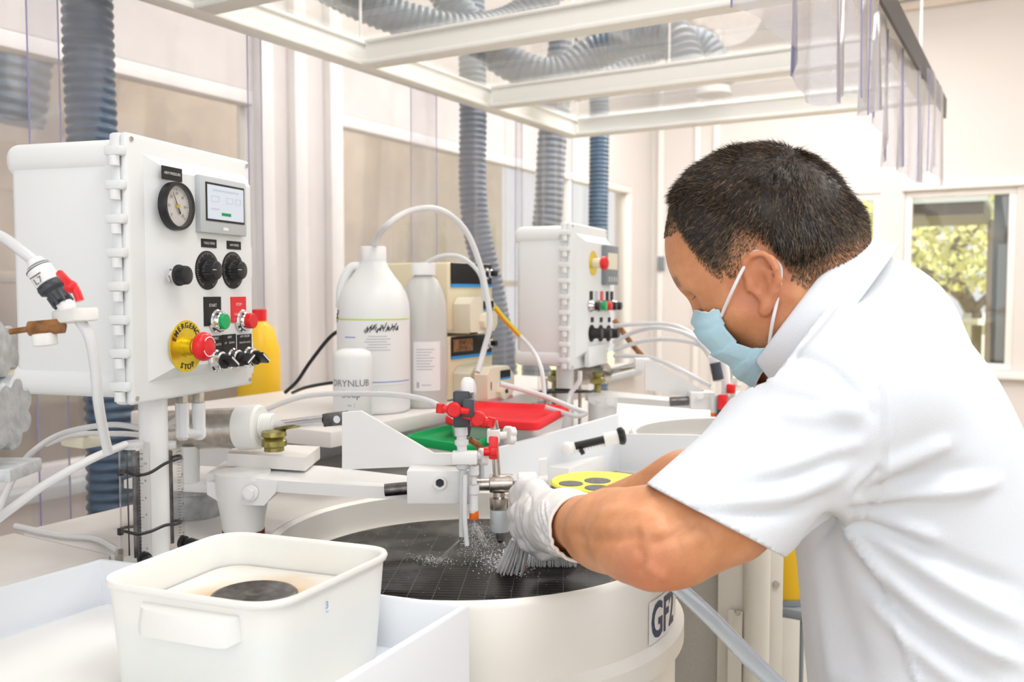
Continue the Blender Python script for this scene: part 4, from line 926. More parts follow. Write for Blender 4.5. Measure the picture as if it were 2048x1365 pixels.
# ---- foreground sink tray, tub
tz = .962; tfl = .905
tr_c = [PZ(203, 1117, tz), PZ(938, 1211, tz)]
tx0, tx1, ty1 = tr_c[0].x, tr_c[1].x, (tr_c[0].y+tr_c[1].y)/2; ty1 = min(ty1, .79); ty0 = .18
b = B(); b.box((-1.235, .4975, .917), (.23, .597, .022), .003); b.box((-1.235, .4975, .45), (.19, .55, .90), .003); tag(b.build('side_counter', M['cream']), 'cream counter extending left of the foreground tray', 'counter')
tr = thing('drip_tray', 'big pale rectangular tray in the foreground under the tub', 'tray', ((tx0+tx1)/2, .5, .78))
sh_ = PZ(938, 1211, tz); bl = PZ(203, 1117, tz)
cs = [Vector((bl.x, bl.y, 0)), Vector((sh_.x, sh_.y, 0)), Vector((sh_.x+.03, ty0, 0)), Vector((bl.x-.02, ty0, 0))]
b = B(); T = .008; cc = sum(cs, Vector())/4
def inset(q, t):
    v = cc-q; return q+Vector((math.copysign(t, v.x), math.copysign(t, v.y), 0))
o_ = cs; i_ = [inset(q, T) for q in cs]; vs = []
for z, ring_ in ((.76, o_), (tz-.003, o_), (tz, [inset(q, .002) for q in cs]), (tz, [inset(q, T-.002) for q in cs]), (tz-.003, i_), (tfl, i_)): vs += [Vector((q.x, q.y, z)) for q in ring_]
fs = []
for l in range(5):
    for k in range(4): j = (k+1) % 4; fs.append((l*4+k, (l+1)*4+k, (l+1)*4+j, l*4+j))
fs += [(20, 21, 22, 23), (0, 1, 2, 3)]; b.add(vs, fs); b.build('tray_body', M['pwb'], tr)
b = B(); b.box((cc.x, cc.y, tfl+.0015), (cs[1].x-cs[0].x-.03, cs[0].y-ty0-.03, .003)); b.build('tray_floor', M['white'], tr)
for x in (cs[0].x+.05, cs[1].x-.05):
    for y in (ty0+.05, cs[0].y-.05):
        b = B(); b.box((x, y, .38), (.04, .04, .76)); b.build('leg', M['cab'], tr)
# cream tub
zt1 = 1.02
ct = [PZ(190, 1160, zt1), PZ(455, 1062, zt1), PZ(790, 1098, zt1), PZ(545, 1212, zt1)]
c = sum(ct, Vector())/4; ct = [c+(q-c)*1.03 for q in ct]; tb = thing('food_tub', 'cream square plastic tub with handle standing in the foreground tray', 'tub', (c.x, c.y, tfl+.003))
def rrp(k, rad, n=8):
    out = []; pts = [c+(q-c)*k for q in ct]
    for i in range(4):
        p = pts[i]; a = (pts[i-1]-p).normalized(); d = (pts[(i+1) % 4]-p).normalized(); s = p+a*rad; e = p+d*rad
        for j in range(n+1): t = j/n; out.append((s*(1-t)+p*t)*(1-t)+(p*(1-t)+e*t)*t)
    return out
def rings(levels, capb=True, capt=True):
    b = B(); vs = []; fs = []
    for k, z, rad in levels: vs += [Vector((q.x, q.y, z)) for q in rrp(k, rad)]
    N = len(vs)//len(levels)
    for l in range(len(levels)-1):
        for i in range(N): j = (i+1) % N; fs.append((l*N+i, (l+1)*N+i, (l+1)*N+j, l*N+j))
    if capt: fs.append(tuple(reversed(range((len(levels)-1)*N, len(levels)*N))))
    if capb: fs.append(tuple(range(N)))
    b.add(vs, fs); return b
rings([(.90, tfl+.0032, .03), (.965, zt1-.016, .036), (.97, zt1-.008, .036), (1.0, zt1-.007, .04), (1.01, zt1-.003, .04), (1.0, zt1, .04), (.97, zt1, .04), (.945, zt1-.004, .036), (.93, zt1-.03, .034), (.87, tfl+.008, .03)]).build('tub_body', M['tub'], tb, 60)
def stain():
    m = bpy.data.materials.new('stained_liquid'); m.use_nodes = True; nt = m.node_tree; p = nt.nodes['Principled BSDF']; p.inputs['Roughness'].default_value = .25
    tc = nt.nodes.new('ShaderNodeTexCoord'); n = nt.nodes.new('ShaderNodeTexNoise'); n.inputs['Scale'].default_value = 14; n.inputs['Detail'].default_value = 4; r = nt.nodes.new('ShaderNodeValToRGB')
    g = nt.nodes.new('ShaderNodeVectorMath'); g.operation = 'LENGTH'; mp = nt.nodes.new('ShaderNodeMapping'); mp.inputs['Location'].default_value = (0, 0, 0)
    nt.links.new(tc.outputs['Object'], mp.inputs[0]); nt.links.new(mp.outputs[0], g.inputs[0]); nt.links.new(tc.outputs['Object'], n.inputs[0])
    a = nt.nodes.new('ShaderNodeMath'); a.operation = 'MULTIPLY_ADD'; a.inputs[1].default_value = .06; nt.links.new(n.outputs['Fac'], a.inputs[0]); nt.links.new(g.outputs['Value'], a.inputs[2])
    nt.links.new(a.outputs[0], r.inputs[0]); r.color_ramp.elements[0].position = .072; r.color_ramp.elements[0].color = (.62, .38, .16, 1); r.color_ramp.elements[1].position = .125; r.color_ramp.elements[1].color = (.82, .80, .74, 1)
    nt.links.new(r.outputs[0], p.inputs['Base Color']); return m
M['stain'] = stain()
zl = tfl+.079
dk = PZ(508, 1203, zl)
lq = rings([(.88, zl-.002, .03), (.905, zl, .032)]); lo = lq.build('slurry', M['stain'], tb, label='brown stained liquid in the tub')
# move stain origin to disc position
off = Vector((dk.x-c.x, dk.y-c.y, zl-tfl-.003)); lo.location = off
for v in lo.data.vertices: v.co -= off
dkt = thing('dark_disc', 'black ridged disc soaking in the cream tub', 'disc', (dk.x, dk.y, zl-.01))
b = B(); prof = [(.01, -.05), (.041, -.05)]
for i in range(14): prof += [(.044 if i % 2 else .0425, -.046+i*.004)]
for i in range(9): prof += [(.042-i*.0045, .008+(.0012 if i % 2 else 0))]
prof += [(.0001, .008)]; b.lathe(prof, (dk.x, dk.y, zl), (dk.x, dk.y, zl+1), 64); b.build('disc_body', M['steeld'], dkt)
# handle on near side (edge ct[0]-ct[3])
h0, h1 = ct[0], ct[3]; ed = (h1-h0); eu = ed.normalized(); en = Vector((eu.y, -eu.x, 0)); 
if en.dot(c-h0) > 0: en = -en
b = B(); hm = h0+ed*.55; zz = zt1-.030
fr = frame(Vector((hm.x, hm.y, zz)), eu, en); b.M = fr
hw = ed.length*.27; prof = [(-hw, 0), (-hw*.85, .016), (-hw*.7, .020), (hw*.75, .020), (hw*.9, .016), (hw, 0)]
vs = [(x, y-.004, 0) for x, y in prof]
lo_ = [(x, y-.004, -.002) for x, y in prof]
b.M = frame(Vector((hm.x, hm.y, zz)), eu, en)
up = 1 if b.M.to_3x3().col[2].z > 0 else -1
n_ = len(prof); pts3 = [b.M @ Vector((x, y-.006, 0)) for x, y in prof]; b.M = Matrix.Identity(4)
ptop = [q+Z*(.002 if i in (0, n_-1) else 0) for i, q in enumerate(pts3)]
inner = [Vector((*(q-en*(.004 if 0 < i < n_-1 else 0)).xy, q.z+.014)) for i, q in enumerate(ptop)]
b.add(ptop+inner+[q-Z*.010 for q in ptop], [(i, i+1, n_+i+1, n_+i) for i in range(n_-1)]+[(2*n_+i, 2*n_+i+1, i+1, i) for i in range(n_-1)]+[tuple(range(n_, 2*n_)), tuple(reversed(range(2*n_, 3*n_)))])
b.build('handle', M['tub'], tb)
q = P(652, 1210, .97)
h2, h3 = ct[3], ct[2]; e2v = (h3-h2).normalized(); n2 = Vector((e2v.y, -e2v.x, 0)); n2 = n2 if n2.dot(h2-c) > 0 else -n2
kk = .962; pl = c+(h2-c)*kk; q = RP(652, 1211, (pl.x, pl.y, 0), n2); b = B(); b.text('3', q+n2*.0012, e2v, Z, .010); b.text('~', q+n2*.0012-Z*.006, e2v, Z, .008); b.build('marker_scribble', M['blue'], tb, label='small blue pen mark')

# ================================================================== bench with bottles and pumps
ZBN = 1.05
bx0, bx1, by0, by1 = -1.62, -1.075, 1.205, 2.3
bn = thing('side_bench', 'white bench behind the arm carrying jugs and pumps', 'bench', ((bx0+bx1)/2, (by0+by1)/2, 0))
b = B(); b.box(((bx0+bx1)/2, (by0+by1)/2, ZBN-.015), (bx1-bx0, by1-by0, .03), .004); b.build('bench_top', M['cream'], bn)
b = B(); b.box((-1.49, (by0+by1)/2, (ZBN-.03)/2), (.24, by1-by0-.08, ZBN-.03), .003); b.build('bench_body', M['pw'], bn)
def jug(x, y, R, H, label, m, handle, cap):
    r = thing('plastic_jug', label, 'jug', (x, y, ZBN))
    prof = [(R*.9, 0), (R*.98, .004), (R, .012), (R, H*.60), (R*.975, H*.655), (R*.90, H*.71), (R*.76, H*.765), (R*.56, H*.82), (R*.42, H*.865), (R*.36, H*.90), (R*.34, H*.925), (R*.20, H*.925)] if handle else [(R*.9, 0), (R*.98, .004), (R, .012), (R, H*.66), (R*.96, H*.74), (R*.82, H*.83), (R*.62, H*.90), (R*.42, H*.93), (R*.38, H*.94), (R*.38, H*.96)]
    b = B(); b.lathe(prof, (x, y, ZBN), (x, y, ZBN+1), 48); b.build('bottle_body', M[m], r, 60)
    b = B(); cr = R*.36 if handle else R*.52; z0 = ZBN+H*(.905 if handle else .94); b.lathe([(cr, 0), (cr, H*.075), (cr*.92, H*.085), (.0001, H*.086)], (x, y, z0), (x, y, z0+1), 28); b.build('cap', M[cap], r)
    if handle:
        u = -RGT; b = B(); c0 = Vector((x, y, ZBN)); b.tube([c0+u*R*.3+Z*H*.87, c0+u*R*.62+Z*H*.86, c0+u*R*.86+Z*H*.76, c0+u*R*.93+Z*H*.62], R*.13, 12, 8); b.build('jug_handle', M[m], r)
    return r
def wrap_label(r, x, y, R, z0, z1, a0, a1, mats, name='paper_label', extra=None):
    b = B(); vs = []; fs = []; n = 20; base = math.atan2(-FWD.y, -FWD.x)
    R2 = R+.0008
    def pt(t, z, rr=R2):  # t in radians, positive to image right
        a = base+t; return Vector((x+rr*math.cos(a), y+rr*math.sin(a), z))
    for i in range(n+1):
        a = a0+(a1-a0)*i/n; vs += [pt(a, z0), pt(a, z1)]
    for i in range(n): fs.append((2*i, 2*i+2, 2*i+3, 2*i+1))
    b.add(vs, fs); 
    if extra: extra(b, pt)
    return b.build(name, mats, r)
q = PZ(749, 822, ZBN); Rj = .0745; Hj = .343
j1 = jug(q.x, q.y, Rj, Hj, 'large milky jug with a labelled body and a tube in its cap', 'hdpe', True, 'white'); jx, jy = q.x, q.y
def strip(b, pt, t0, t1, z0, z1, n=16, rr=None):
    vs = []; fs = []
    for i in range(n+1): a = t0+(t1-t0)*i/n; vs += [pt(a, z0, rr), pt(a, z1, rr)]
    for i in range(n): fs.append((2*i, 2*i+2, 2*i+3, 2*i+1))
    b.add(vs, fs)
def ex1(b, pt):
    z = ZBN; b.m = 1; strip(b, pt, -1.35, 1.35, z+.190, z+.1928, rr=Rj+.0014)
    b.m = 2; strip(b, pt, -.5, 1.35, z+.0655, z+.0675, rr=Rj+.0014); strip(b, pt, -.7, -.35, z+.155, z+.157, 4, Rj+.0014)
    b.m = 3; rnd = random.Random(4)
    for i in range(34):
        t = -.10+.95*i/34; zz = z+.172+rnd.uniform(-.005, .005)+.006*i/34; a = pt(t, zz-rnd.uniform(.002, .006), Rj+.0016); c_ = pt(t+rnd.uniform(.0, .08), zz+rnd.uniform(.002, .006), Rj+.0016); b.tube([a, c_], .0009, 5, 2)
    b.m = 4
    for k in range(6): strip(b, pt, -.1+(k % 3)*.05, .6-(k % 2)*.1, z+.135+k*.0055-.005, z+.1363+k*.0055-.005, 6, Rj+.0014)
wrap_label(j1, jx, jy, Rj, ZBN+.060, ZBN+.192, -1.35, 1.35, [M['paper'], M['lime'], M['violet'], M['ink'], M['faint']], extra=ex1)
b = B(); rnd = random.Random(9)
for k in range(5):
    q_ = P(728+k*4, 572-k*2, 1.70); 
base = math.atan2(-FWD.y, -FWD.x)
def jp(t, z, rr): return Vector((jx+rr*math.cos(base+t), jy+rr*math.sin(base+t), z))
for (t, z, rr) in ((-.1, ZBN+.232, Rj*.76), (.1, ZBN+.226, Rj*.80)): b.tube([jp(t-.06, z-.004, rr+.004), jp(t+.08, z+.005, rr-.001)], .0008, 5, 2)
for (t, z) in ((-1.2, ZBN+.185), (-1.15, ZBN+.200), (-1.25, ZBN+.192)): b.tube([jp(t, z, Rj+.001), jp(t+.1, z+.007, Rj+.001), jp(t+.03, z+.010, Rj+.001)], .0009, 5, 4)
b.build('pen_scribble', M['ink'], j1)
q = P(848, 800, 1.945); R2j = .050; H2j = .300
j2 = jug(q.x, q.y, R2j, H2j, 'translucent jug with a square label between milky jug and pumps', 'hdpe2', False, 'white'); j2x, j2y = q.x, q.y
def ex2(b, pt):
    b.m = 1
    for k in range(8): strip(b, pt, -.2, .55-.1*(k % 3), ZBN+.125-k*.006, ZBN+.1265-k*.006, 5, R2j+.0013)
    strip(b, pt, -.2, -.1, ZBN+.045, ZBN+.057, 3, R2j+.0013); strip(b, pt, 0, .4, ZBN+.05, ZBN+.0515, 4, R2j+.0013)
wrap_label(j2, j2x, j2y, R2j, ZBN+.038, ZBN+.142, -.35, .85, [M['paper'], M['faint']], extra=ex2)
q = P(706, 846, 1.70); sx_, sy_ = q.x, q.y; Rs = .0365
sb = thing('soap_bottle', 'small frosted bottle with handwritten soap lettering before the milky jug', 'bottle', (sx_, sy_, ZBN))
b = B(); b.lathe([(Rs*.9, 0), (Rs, .004), (Rs, .125), (Rs*.93, .135), (Rs*.6, .139), (Rs*.55, .140), (.0001, .1402)], (sx_, sy_, ZBN), (sx_, sy_, ZBN+1), 40); b.build('bottle_body', M['hdpe'], sb, 60)
def curved(b, txt, x, y, R, t0, z, size):
    t = B(); t.text(txt, (0, 0, 0), (1, 0, 0), (0, 1, 0), size, 0)
    b.add([Vector((x+R*math.cos(base+t0+v.x/R), y+R*math.sin(base+t0+v.x/R), z+v.y)) for v in t.v], t.f)
b = B(); curved(b, 'DRYNLUB', sx_, sy_, Rs+.0008, .05, ZBN+.078, .0175); curved(b, 'Soap', sx_, sy_, Rs+.0008, .1, ZBN+.058, .019); curved(b, '~ :', sx_, sy_, Rs+.0008, .1, ZBN+.038, .014); b.build('lettering', M['pencil'], sb)
# pumps
def pump(z0, H, label, upper):
    X1, Y0_, Y1_ = -1.137, 1.664, 1.853; X0 = -1.339
    if upper: X0 -= .02
    r = thing('peristaltic_pump', label, 'pump', ((X0+X1)/2, (Y0_+Y1_)/2, z0), 'stacked beige pumps')
    b = B(); b.box(((X0+X1)/2, (Y0_+Y1_)/2, z0+H/2), (X1-X0, Y1_-Y0_, H-.004), .005, 3); b.build('housing', M['beige'], r)
    fr = frame((X1, Y0_, z0), (0, 1, 0), Z)
    W = Y1_-Y0_; b = B(); b.M = fr; b.box((W/2, H*.83, .002), (W*.9, H*.30, .004), .001); b.m = 1; b.box((W/2, H*.66, .0025), (W*.9, H*.045, .004)); b.build('control_panel', [M['blackm'], M['blue']], r)
    b = B(); b.M = fr; b.lathe([(.014, 0), (.014, .004), (.010, .006), (.010, .016), (.008, .018)], (W*.80, H*.84, .004), (W*.80, H*.84, 1), 24); b.m = 1; b.cyl((W*.80, H*.84, .02), (W*.80, H*.84, .034), .007); b.build('knob', [M['chrome'], M['black']], r)
    if not upper:
        b = B(); b.M = fr; b.box((W*.28, H*.84, .0045), (W*.42, H*.19, .002)); b.m = 1; b.text('SOAP 2\nDRY B', (W*.28, H*.84, .0058), (1, 0, 0), (0, 1, 0), .012); b.build('tape_label', [M['copper'], M['ink']], r)
    # pump head
    def head(dz, hw, depth, d0):
        prof = [(0, 0), (W*.52, 0), (W*.60, H*.10), (W*.60, H*.34), (W*.46, H*.50), (W*.06, H*.50), (-W*.02, H*.40), (-W*.02, H*.08)]
        b = B(); b.M = fr; b.plate([(x+W*.12, y+H*.06+dz, d0) for x, y in prof], (0, 0, depth)); b.build('pump_head', M['ivory'], r)
        b = B(); b.M = fr; b.box((W*.50, H*.44+dz, d0+depth+.001), (W*.22, H*.12, .003)); b.m = 1; b.box((W*.50, H*.375+dz, d0+depth+.001), (W*.22, H*.03, .0035)); b.build('badge', [M['blackm'], M['blue']], r)
    head(-.010 if upper else -.006, 0, .045, .001)
    if not upper:
        head(-.006, 0, .035, .056)
        for k, (yy) in enumerate((.20, .50)):
            b = B(); b.M = fr; b.text('1', (W*(.18+.0*k), H*.24, .0465 if not k else .0915), (1, 0, 0), (0, 1, 0), .026, font_off=.0004); b.build('digit', M['ink'], r)
    b = B(); b.M = fr; d0 = .046 if upper else .091; b.lathe([(.020, 0), (.020, .012), (.014, .014), (.0001, .015)], (W*.40, H*.15, d0), (W*.40, H*.15, 1), 8); b.m = 1; b.cyl((W*.40, H*.15, d0+.012), (W*.40, H*.15, d0+.017), .005); b.build('roller_cover', [M['ivory'], M['ink']], r)
    if not upper: b = B(); b.M = fr; b.box((W*.4, .004, .05), (W*.55, .008, .085)); b.build('base_pad', M['pink'], r)
    return r
pump(ZBN+.001, .147, 'lower beige pump with two heads numbered 1', False)
pump(ZBN+.156, .158, 'upper beige pump stacked on the other', True)
b = B()
for x in (-1.31, -1.17):
    for y in (1.69, 1.82): b.cyl((x, y, ZBN+.1455), (x, y, ZBN+.1585), .01)
tag(b.build('spacer_feet', M['black']), 'black rubber feet between the two beige pumps', 'feet')
hose('plastic_tube', [Vector((jx, jy, ZBN+Hj*.985)), P(770, 455, 1.72), P(820, 422, 1.75), P(880, 420, 1.80), P(930, 460, 1.84), P(960, 530, 1.86), P(975, 600, 1.86), P(980, 650, 1.86), P(968, 700, 1.86), P(955, 745, 1.84)], .0060, 'long milky tube arching from the milky jug cap to the pumps')
hose('plastic_tube', [Vector((j2x, j2y, ZBN+H2j*1.0)), P(850, 528, 1.92), P(885, 512, 1.90), P(925, 516, 1.90), P(960, 550, 1.90), P(968, 600, 1.90)], .0045, 'shorter milky tube arching from the translucent jug')
hose('yellow_tube', [P(990, 615, 1.9), P(1010, 640, 1.92), P(1040, 672, 1.95)], .0055, 'yellow tube between upper pump and small control box', 'gold')
hose('plastic_tube', [P(1040, 672, 1.95), P(1065, 700, 1.9), P(1083, 740, 1.85), P(1090, 800, 1.83)], .0045, 'milky tube dropping from the yellow tube towards the red lid')
hose('power_cable', [P(690, 655, 1.95), P(660, 675, 1.98), P(620, 725, 2.0), P(595, 762, 2.02), P(570, 786, 2.03)], .0042, 'black cable rising behind the milky jug', 'black', 'cable')
hose('power_cable', [P(700, 762, 1.85), P(650, 768, 1.9), P(610, 776, 1.95), P(585, 786, 2.0)], .0036, 'black cable lying on the bench left of the soap bottle', 'black', 'cable')
# yellow canister behind the big box
cq = P(517, 690, 2.35)
cn = thing('yellow_canister', 'yellow canister glimpsed right of the large control box', 'canister', (cq.x, cq.y, .80))
b = B(); b.lathe([(.05, 0), (.055, .01), (.055, .34), (.04, .40), (.02, .42)], (cq.x, cq.y, .80), (cq.x, cq.y, 2), 32); b.build('body', M['bucket'], cn)
b = B(); b.lathe([(.022, .42), (.022, .45), (.0001, .451)], (cq.x, cq.y, .80), (cq.x, cq.y, 2), 20); b.build('cap', M['red'], cn)
b = B(); b.box((cq.x, cq.y, .4), (.14, .14, .80), .004); tag(b.build('stand', M['cab']), 'beige stand under the yellow canister', 'stand')

# ================================================================== machine 2 arm hardware
D3 = 2.15
a2 = thing('pivot_arm', 'white swing arm of the rear machine in front of the small control box', 'machine arm', P(1180, 830, D3))
b = B(); b.plate([P(1290, 722, 2.0), P(1304, 720, 2.0), P(1405, 780, 1.97), P(1425, 790, 1.97), P(1425, 802, 1.97), P(1290, 780, 2.0)], bk*.12); b.build('gusset', M['pw'], a2)
b = B(); zz = P(1235, 795, 2.1).z; b.plate([Vector((q.x, q.y, zz)) for q in (P(1170, 797, 2.15), P(1430, 788, 1.97), P(1430, 778, 2.02), P(1200, 778, 2.25))], (0, 0, -.014)); b.build('arm_beam', M['pw'], a2)
b = B(); b.plate([P(1175, 795, 2.12), P(1235, 795, 2.1), P(1235, 815, 2.1), P(1210, 818, 2.1), P(1178, 806, 2.12)], bk); b.build('yoke', M['pw'], a2)
q = P(1205, 820, 2.14); b = B(); b.cyl((q.x, q.y, ZT-.012), (q.x, q.y, zz-.01), .034); b.build('pivot_cone', M['pw'], a2)
b = B(); q = P(1220, 803, 2.09); b.cyl(q, q-bk*.08, .010); b.build('bolt', M['white'], a2)
b = B(); b.M = frame(P(1401, 800, 1.97), RGT, Z); b.box((0, 0, 0), (SZ(48, 1.97), SZ(34, 1.97), .05), .002); b.build('clamp_block', M['pw'], a2)
b = B(); b.cyl(P(1401, 793, 1.94), P(1401, 793, 1.93), .007); b.build('bolt', M['white'], a2)
b = B(); b.cyl(P(1340, 804, 1.97), P(1378, 802, 1.97), .010); b.build('shaft', M['steeld'], a2)
c2 = thing('air_cylinder', 'slim steel air cylinder of the rear machine below the small control box', 'cylinder', P(1200, 750, 2.3))
b = B(); b.cyl(P(1140, 752, 2.3), P(1215, 746, 2.25), .026); b.build('barrel', M['steel'], c2)
b = B(); b.cyl(P(1215, 746, 2.25), P(1275, 732, 2.1), .009); b.build('piston_rod', M['chrome'], c2)
b = B(); b.M = frame(P(1284, 728, 2.05), RGT, Z); b.box((0, 0, 0), (.034, .026, .03), .002); b.build('clevis', M['white'], c2)
for px, la in ((1092, 'clear flow meter at the left under the small control box'), (1160, 'clear flow meter at the right under the small control box')):
    q = P(px, 790, 2.05); r = thing('flow_meter', la, 'flow meter', (q.x, q.y, ZT))
    zt2 = P(px, 752, 2.05).z; b = B(); b.box((q.x, q.y, (ZT-.012+zt2)/2), (.03, .03, zt2-ZT+.012), .003); b.build('acrylic_body', M['acryl'], r)
    b = B(); b.cyl((q.x, q.y, ZT), (q.x, q.y, zt2-.006), .004); b.build('float_tube', M['steel'], r)
b = B(); b.tube([P(1070, 787, 2.03), P(1110, 785, 2.02), P(1165, 784, 2.03), P(1175, 783, 2.08), P(1110, 780, 2.12), P(1070, 787, 2.03)], .003, 8, 6); tag(b.build('cable_tie', M['tie']), 'black cable tie under the small control box', 'cable tie')
# hardware cluster under second box
for (px, py, m_, la) in ((1110, 765, 'brass', 'brass fitting left under the small control box'), (1195, 770, 'brass', 'brass fitting right under the small control box')):
    q = P(px, py, 2.2); b = B(); b.lathe([(.010, 0), (.018, .004), (.018, .016), (.010, .02), (.014, .03)], q, q+Z, 6); b.cyl((q.x, q.y, ZT-.012), q, .008); tag(b.build('brass_fitting', M[m_]), la, 'fitting')
# tubes from box 2 to valve assembly
for pts, la in (([P(1228, 652, 2.2), P(1290, 648, 2.15), P(1350, 652, 2.05), P(1400, 680, 1.98), P(1428, 715, 1.95)], 'upper milky tube arching right from the small control box'),
                ([P(1228, 685, 2.2), P(1270, 664, 2.15), P(1320, 656, 2.05), P(1385, 674, 1.98), P(1425, 712, 1.95)], 'second milky tube arching right from the small control box'),
                ([P(1228, 700, 2.2), P(1290, 682, 2.15), P(1350, 680, 2.05), P(1400, 692, 1.98), P(1422, 718, 1.95)], 'third milky tube arching right from the small control box'),
                ([P(1228, 712, 2.2), P(1300, 716, 2.1), P(1360, 740, 2.0), P(1420, 772, 1.96)], 'lowest milky tube slanting along the rear gusset'),
                ([P(1160, 742, 2.0), P(1158, 765, 2.0), P(1140, 790, 2.0), P(1130, 830, 1.98)], 'milky tube hanging below the small control box'),
                ([P(1000, 768, 1.8), P(1080, 790, 1.82), P(1150, 818, 1.85), P(1172, 826, 1.85), P(1150, 832, 1.85), P(1090, 815, 1.85)], 'milky tube looping behind the red lid')):
    hose('plastic_tube', pts, .0052, la)
hose('copper_tube', [P(1228, 640, 2.3), P(1265, 690, 2.3), P(1300, 730, 2.3)], .007, 'brown rod slanting behind the small control box', 'copper', 'rod')
v2 = thing('valve_manifold', 'rear valve with black body and red taps beside the white sleeve', 'valve', P(1440, 800, 1.93)); D4 = 1.93
b = B(); b.cyl(P(1428, 712, D4), P(1438, 762, D4), SZ(12, D4)); b.build('valve_sleeve', M['white'], v2)
b = B(); b.cyl(P(1430, 726, D4-.02), P(1437, 760, D4-.02), SZ(11, D4)); b.cyl(P(1446, 792, D4-.02), P(1444, 838, D4-.02), SZ(11, D4)); b.build('valve_body', M['darkpvc'], v2)
b = B(); b.tube([P(1425, 715, D4), P(1448, 730, D4), P(1452, 780, D4), P(1446, 800, D4)], SZ(9, D4), 12, 8); b.build('elbow_tube', M['white'], v2)
b = B(); b.box(P(1446, 805, D4-.035), (.02, .012, .032), .003); b.box(P(1462, 778, D4-.02), (.018, .012, .02), .003); b.build('red_tap', M['red'], v2)
b = B(); b.cyl(P(1428, 826, D4), P(1428, 834, D4), SZ(7, D4)); b.build('orange_nozzle', M['orange'], v2)
b = B(); b.cyl(P(1428, 792, D4), P(1428, 826, D4), SZ(7, D4)); b.build('drip_fitting', M['tubing'], v2)
b = B(); b.cyl(P(1448, 770, D4+.03), P(1480, 764, D4+.03), SZ(6, D4)); b.cyl(P(1454, 795, D4+.03), P(1480, 792, D4+.03), SZ(9, D4)); b.cyl(P(1462, 735, D4+.04), P(1463, 795, D4+.04), SZ(4, D4)); b.build('steel_rods', M['steel'], v2)
b = B(); star_knob(b, P(1468, 765, D4), P(1490, 764, D4+.01), SZ(12, D4), .012); b.build('thumb_knob', M['alu'], v2)

# ================================================================== lower right: cabinet, post, hoses, floor things
cb = thing('machine_cabinet', 'beige metal cabinet at the lower right behind the GF2 basin', 'cabinet', (P(1440, 1300, 1.55).x, P(1440, 1300, 1.55).y, 0))
def vwall(px0, px1, d0, d1, ztop, th, name, m):
    a = P(px0, 1200, d0); c_ = P(px1, 1200, d1); b = B(); t = Vector((c_.x-a.x, c_.y-a.y, 0)).normalized(); n = Vector((-t.y, t.x, 0)); n = n if n.dot(FWD) > 0 else -n
    b.plate([(a.x, a.y, 0), (c_.x, c_.y, 0), (c_.x, c_.y, ztop), (a.x, a.y, ztop)], n*th); return b.build(name, M[m], cb)
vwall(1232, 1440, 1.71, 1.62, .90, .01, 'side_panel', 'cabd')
vwall(1436, 1487, 1.60, 1.58, .90, .02, 'corner_panel', 'cab')
dp = vwall(1457, 1484, 1.575, 1.565, .74, .008, 'door', 'cab')
b = B(); q = P(1474, 1224, 1.565); b.cyl(q, q-bk*.09, .005, n=16); b.build('screw', M['steel'], cb)
b = B(); q = P(1512, 1200, 1.58); b.cyl((q.x, q.y, 0), (q.x, q.y, .93), SZ(27, 1.58), n=40); tag(b.build('round_post', M['cab']), 'beige round post under the sleeve hem', 'post')
b = B(); q = P(1543, 1200, 1.64); b.M = frame((q.x, q.y, .44), RGT, Z); b.box((0, 0, 0), (SZ(30, 1.64), .88, .05), .003); b.m = 1; b.cyl((0, P(1540, 1166, 1.62).z-.44, .024), (0, P(1540, 1166, 1.62).z-.44, .030), .006, n=14); tag(b.build('square_post', [M['cab'], M['steel']]), 'beige square post with one screw beside the round post', 'post')
hose('drain_hose', [P(1290, 1110, 1.16), P(1340, 1160, 1.12), P(1420, 1235, 1.06), P(1500, 1318, 1.0), P(1580, 1400, .95), P(1640, 1480, .93)], SZ(17, 1.05), 'thick clear hose sloping down in front of the cabinet', 'clearbig', 'hose', n=20)
b = B(); q = P(1560, 1110, 1.80); r_ = .055; zf_ = P(1560, 1187, 1.80).z
yb_ = thing('yellow_bucket', 'yellow bucket standing behind the beige posts', 'bucket', (q.x+.01, q.y, zf_)); qq = Vector((q.x+.01, q.y, zf_))
b.lathe([(r_*.8, 0), (r_*.85, .005), (r_, .13), (r_*1.05, .133), (r_*1.05, .14), (r_*.95, .14)], qq, qq+Z, 40); b.build('bucket_body', M['bucket'], yb_)
b = B(); b.lathe([(r_*.9, -.01), (r_*.9, 0)], qq, qq+Z, 30); b.build('base', M['midgrey'], yb_)
b = B(); b.box((qq.x, qq.y, zf_-.021), (.11, .11, .02), .004); tag(b.build('low_stand', M['midgrey']), 'dark thin legged stand under the yellow bucket', 'stand')
for sx2 in (-1, 1):
    for sy2 in (-1, 1):
        b = B(); b.cyl((qq.x+sx2*.045, qq.y+sy2*.045, 0), (qq.x+sx2*.045, qq.y+sy2*.045, zf_-.03), .004); b.build('leg', M['midgrey'], bpy.data.objects['low_stand'])
def PF(px, py, dz=.012): return PZ(px, py, dz)
def PW(px, py, d): return P(px, py, d)
dl = 2.2
hose('white_hose', [P(1548, 1155, 2.0), P(1575, 1190, 2.02), P(1588, 1240, 2.05), P(1575, 1290, 2.05), P(1545, 1322, 2.0)], .0065, 'white hose loop hanging beside the square post, inner one', 'white', 'hose')
hose('white_hose', [P(1545, 1242, 2.0), P(1590, 1262, 2.02), P(1614, 1295, 2.05), P(1596, 1325, 2.05), P(1545, 1345, 2.0)], .0065, 'white hose loop hanging beside the square post, outer one', 'white', 'hose')

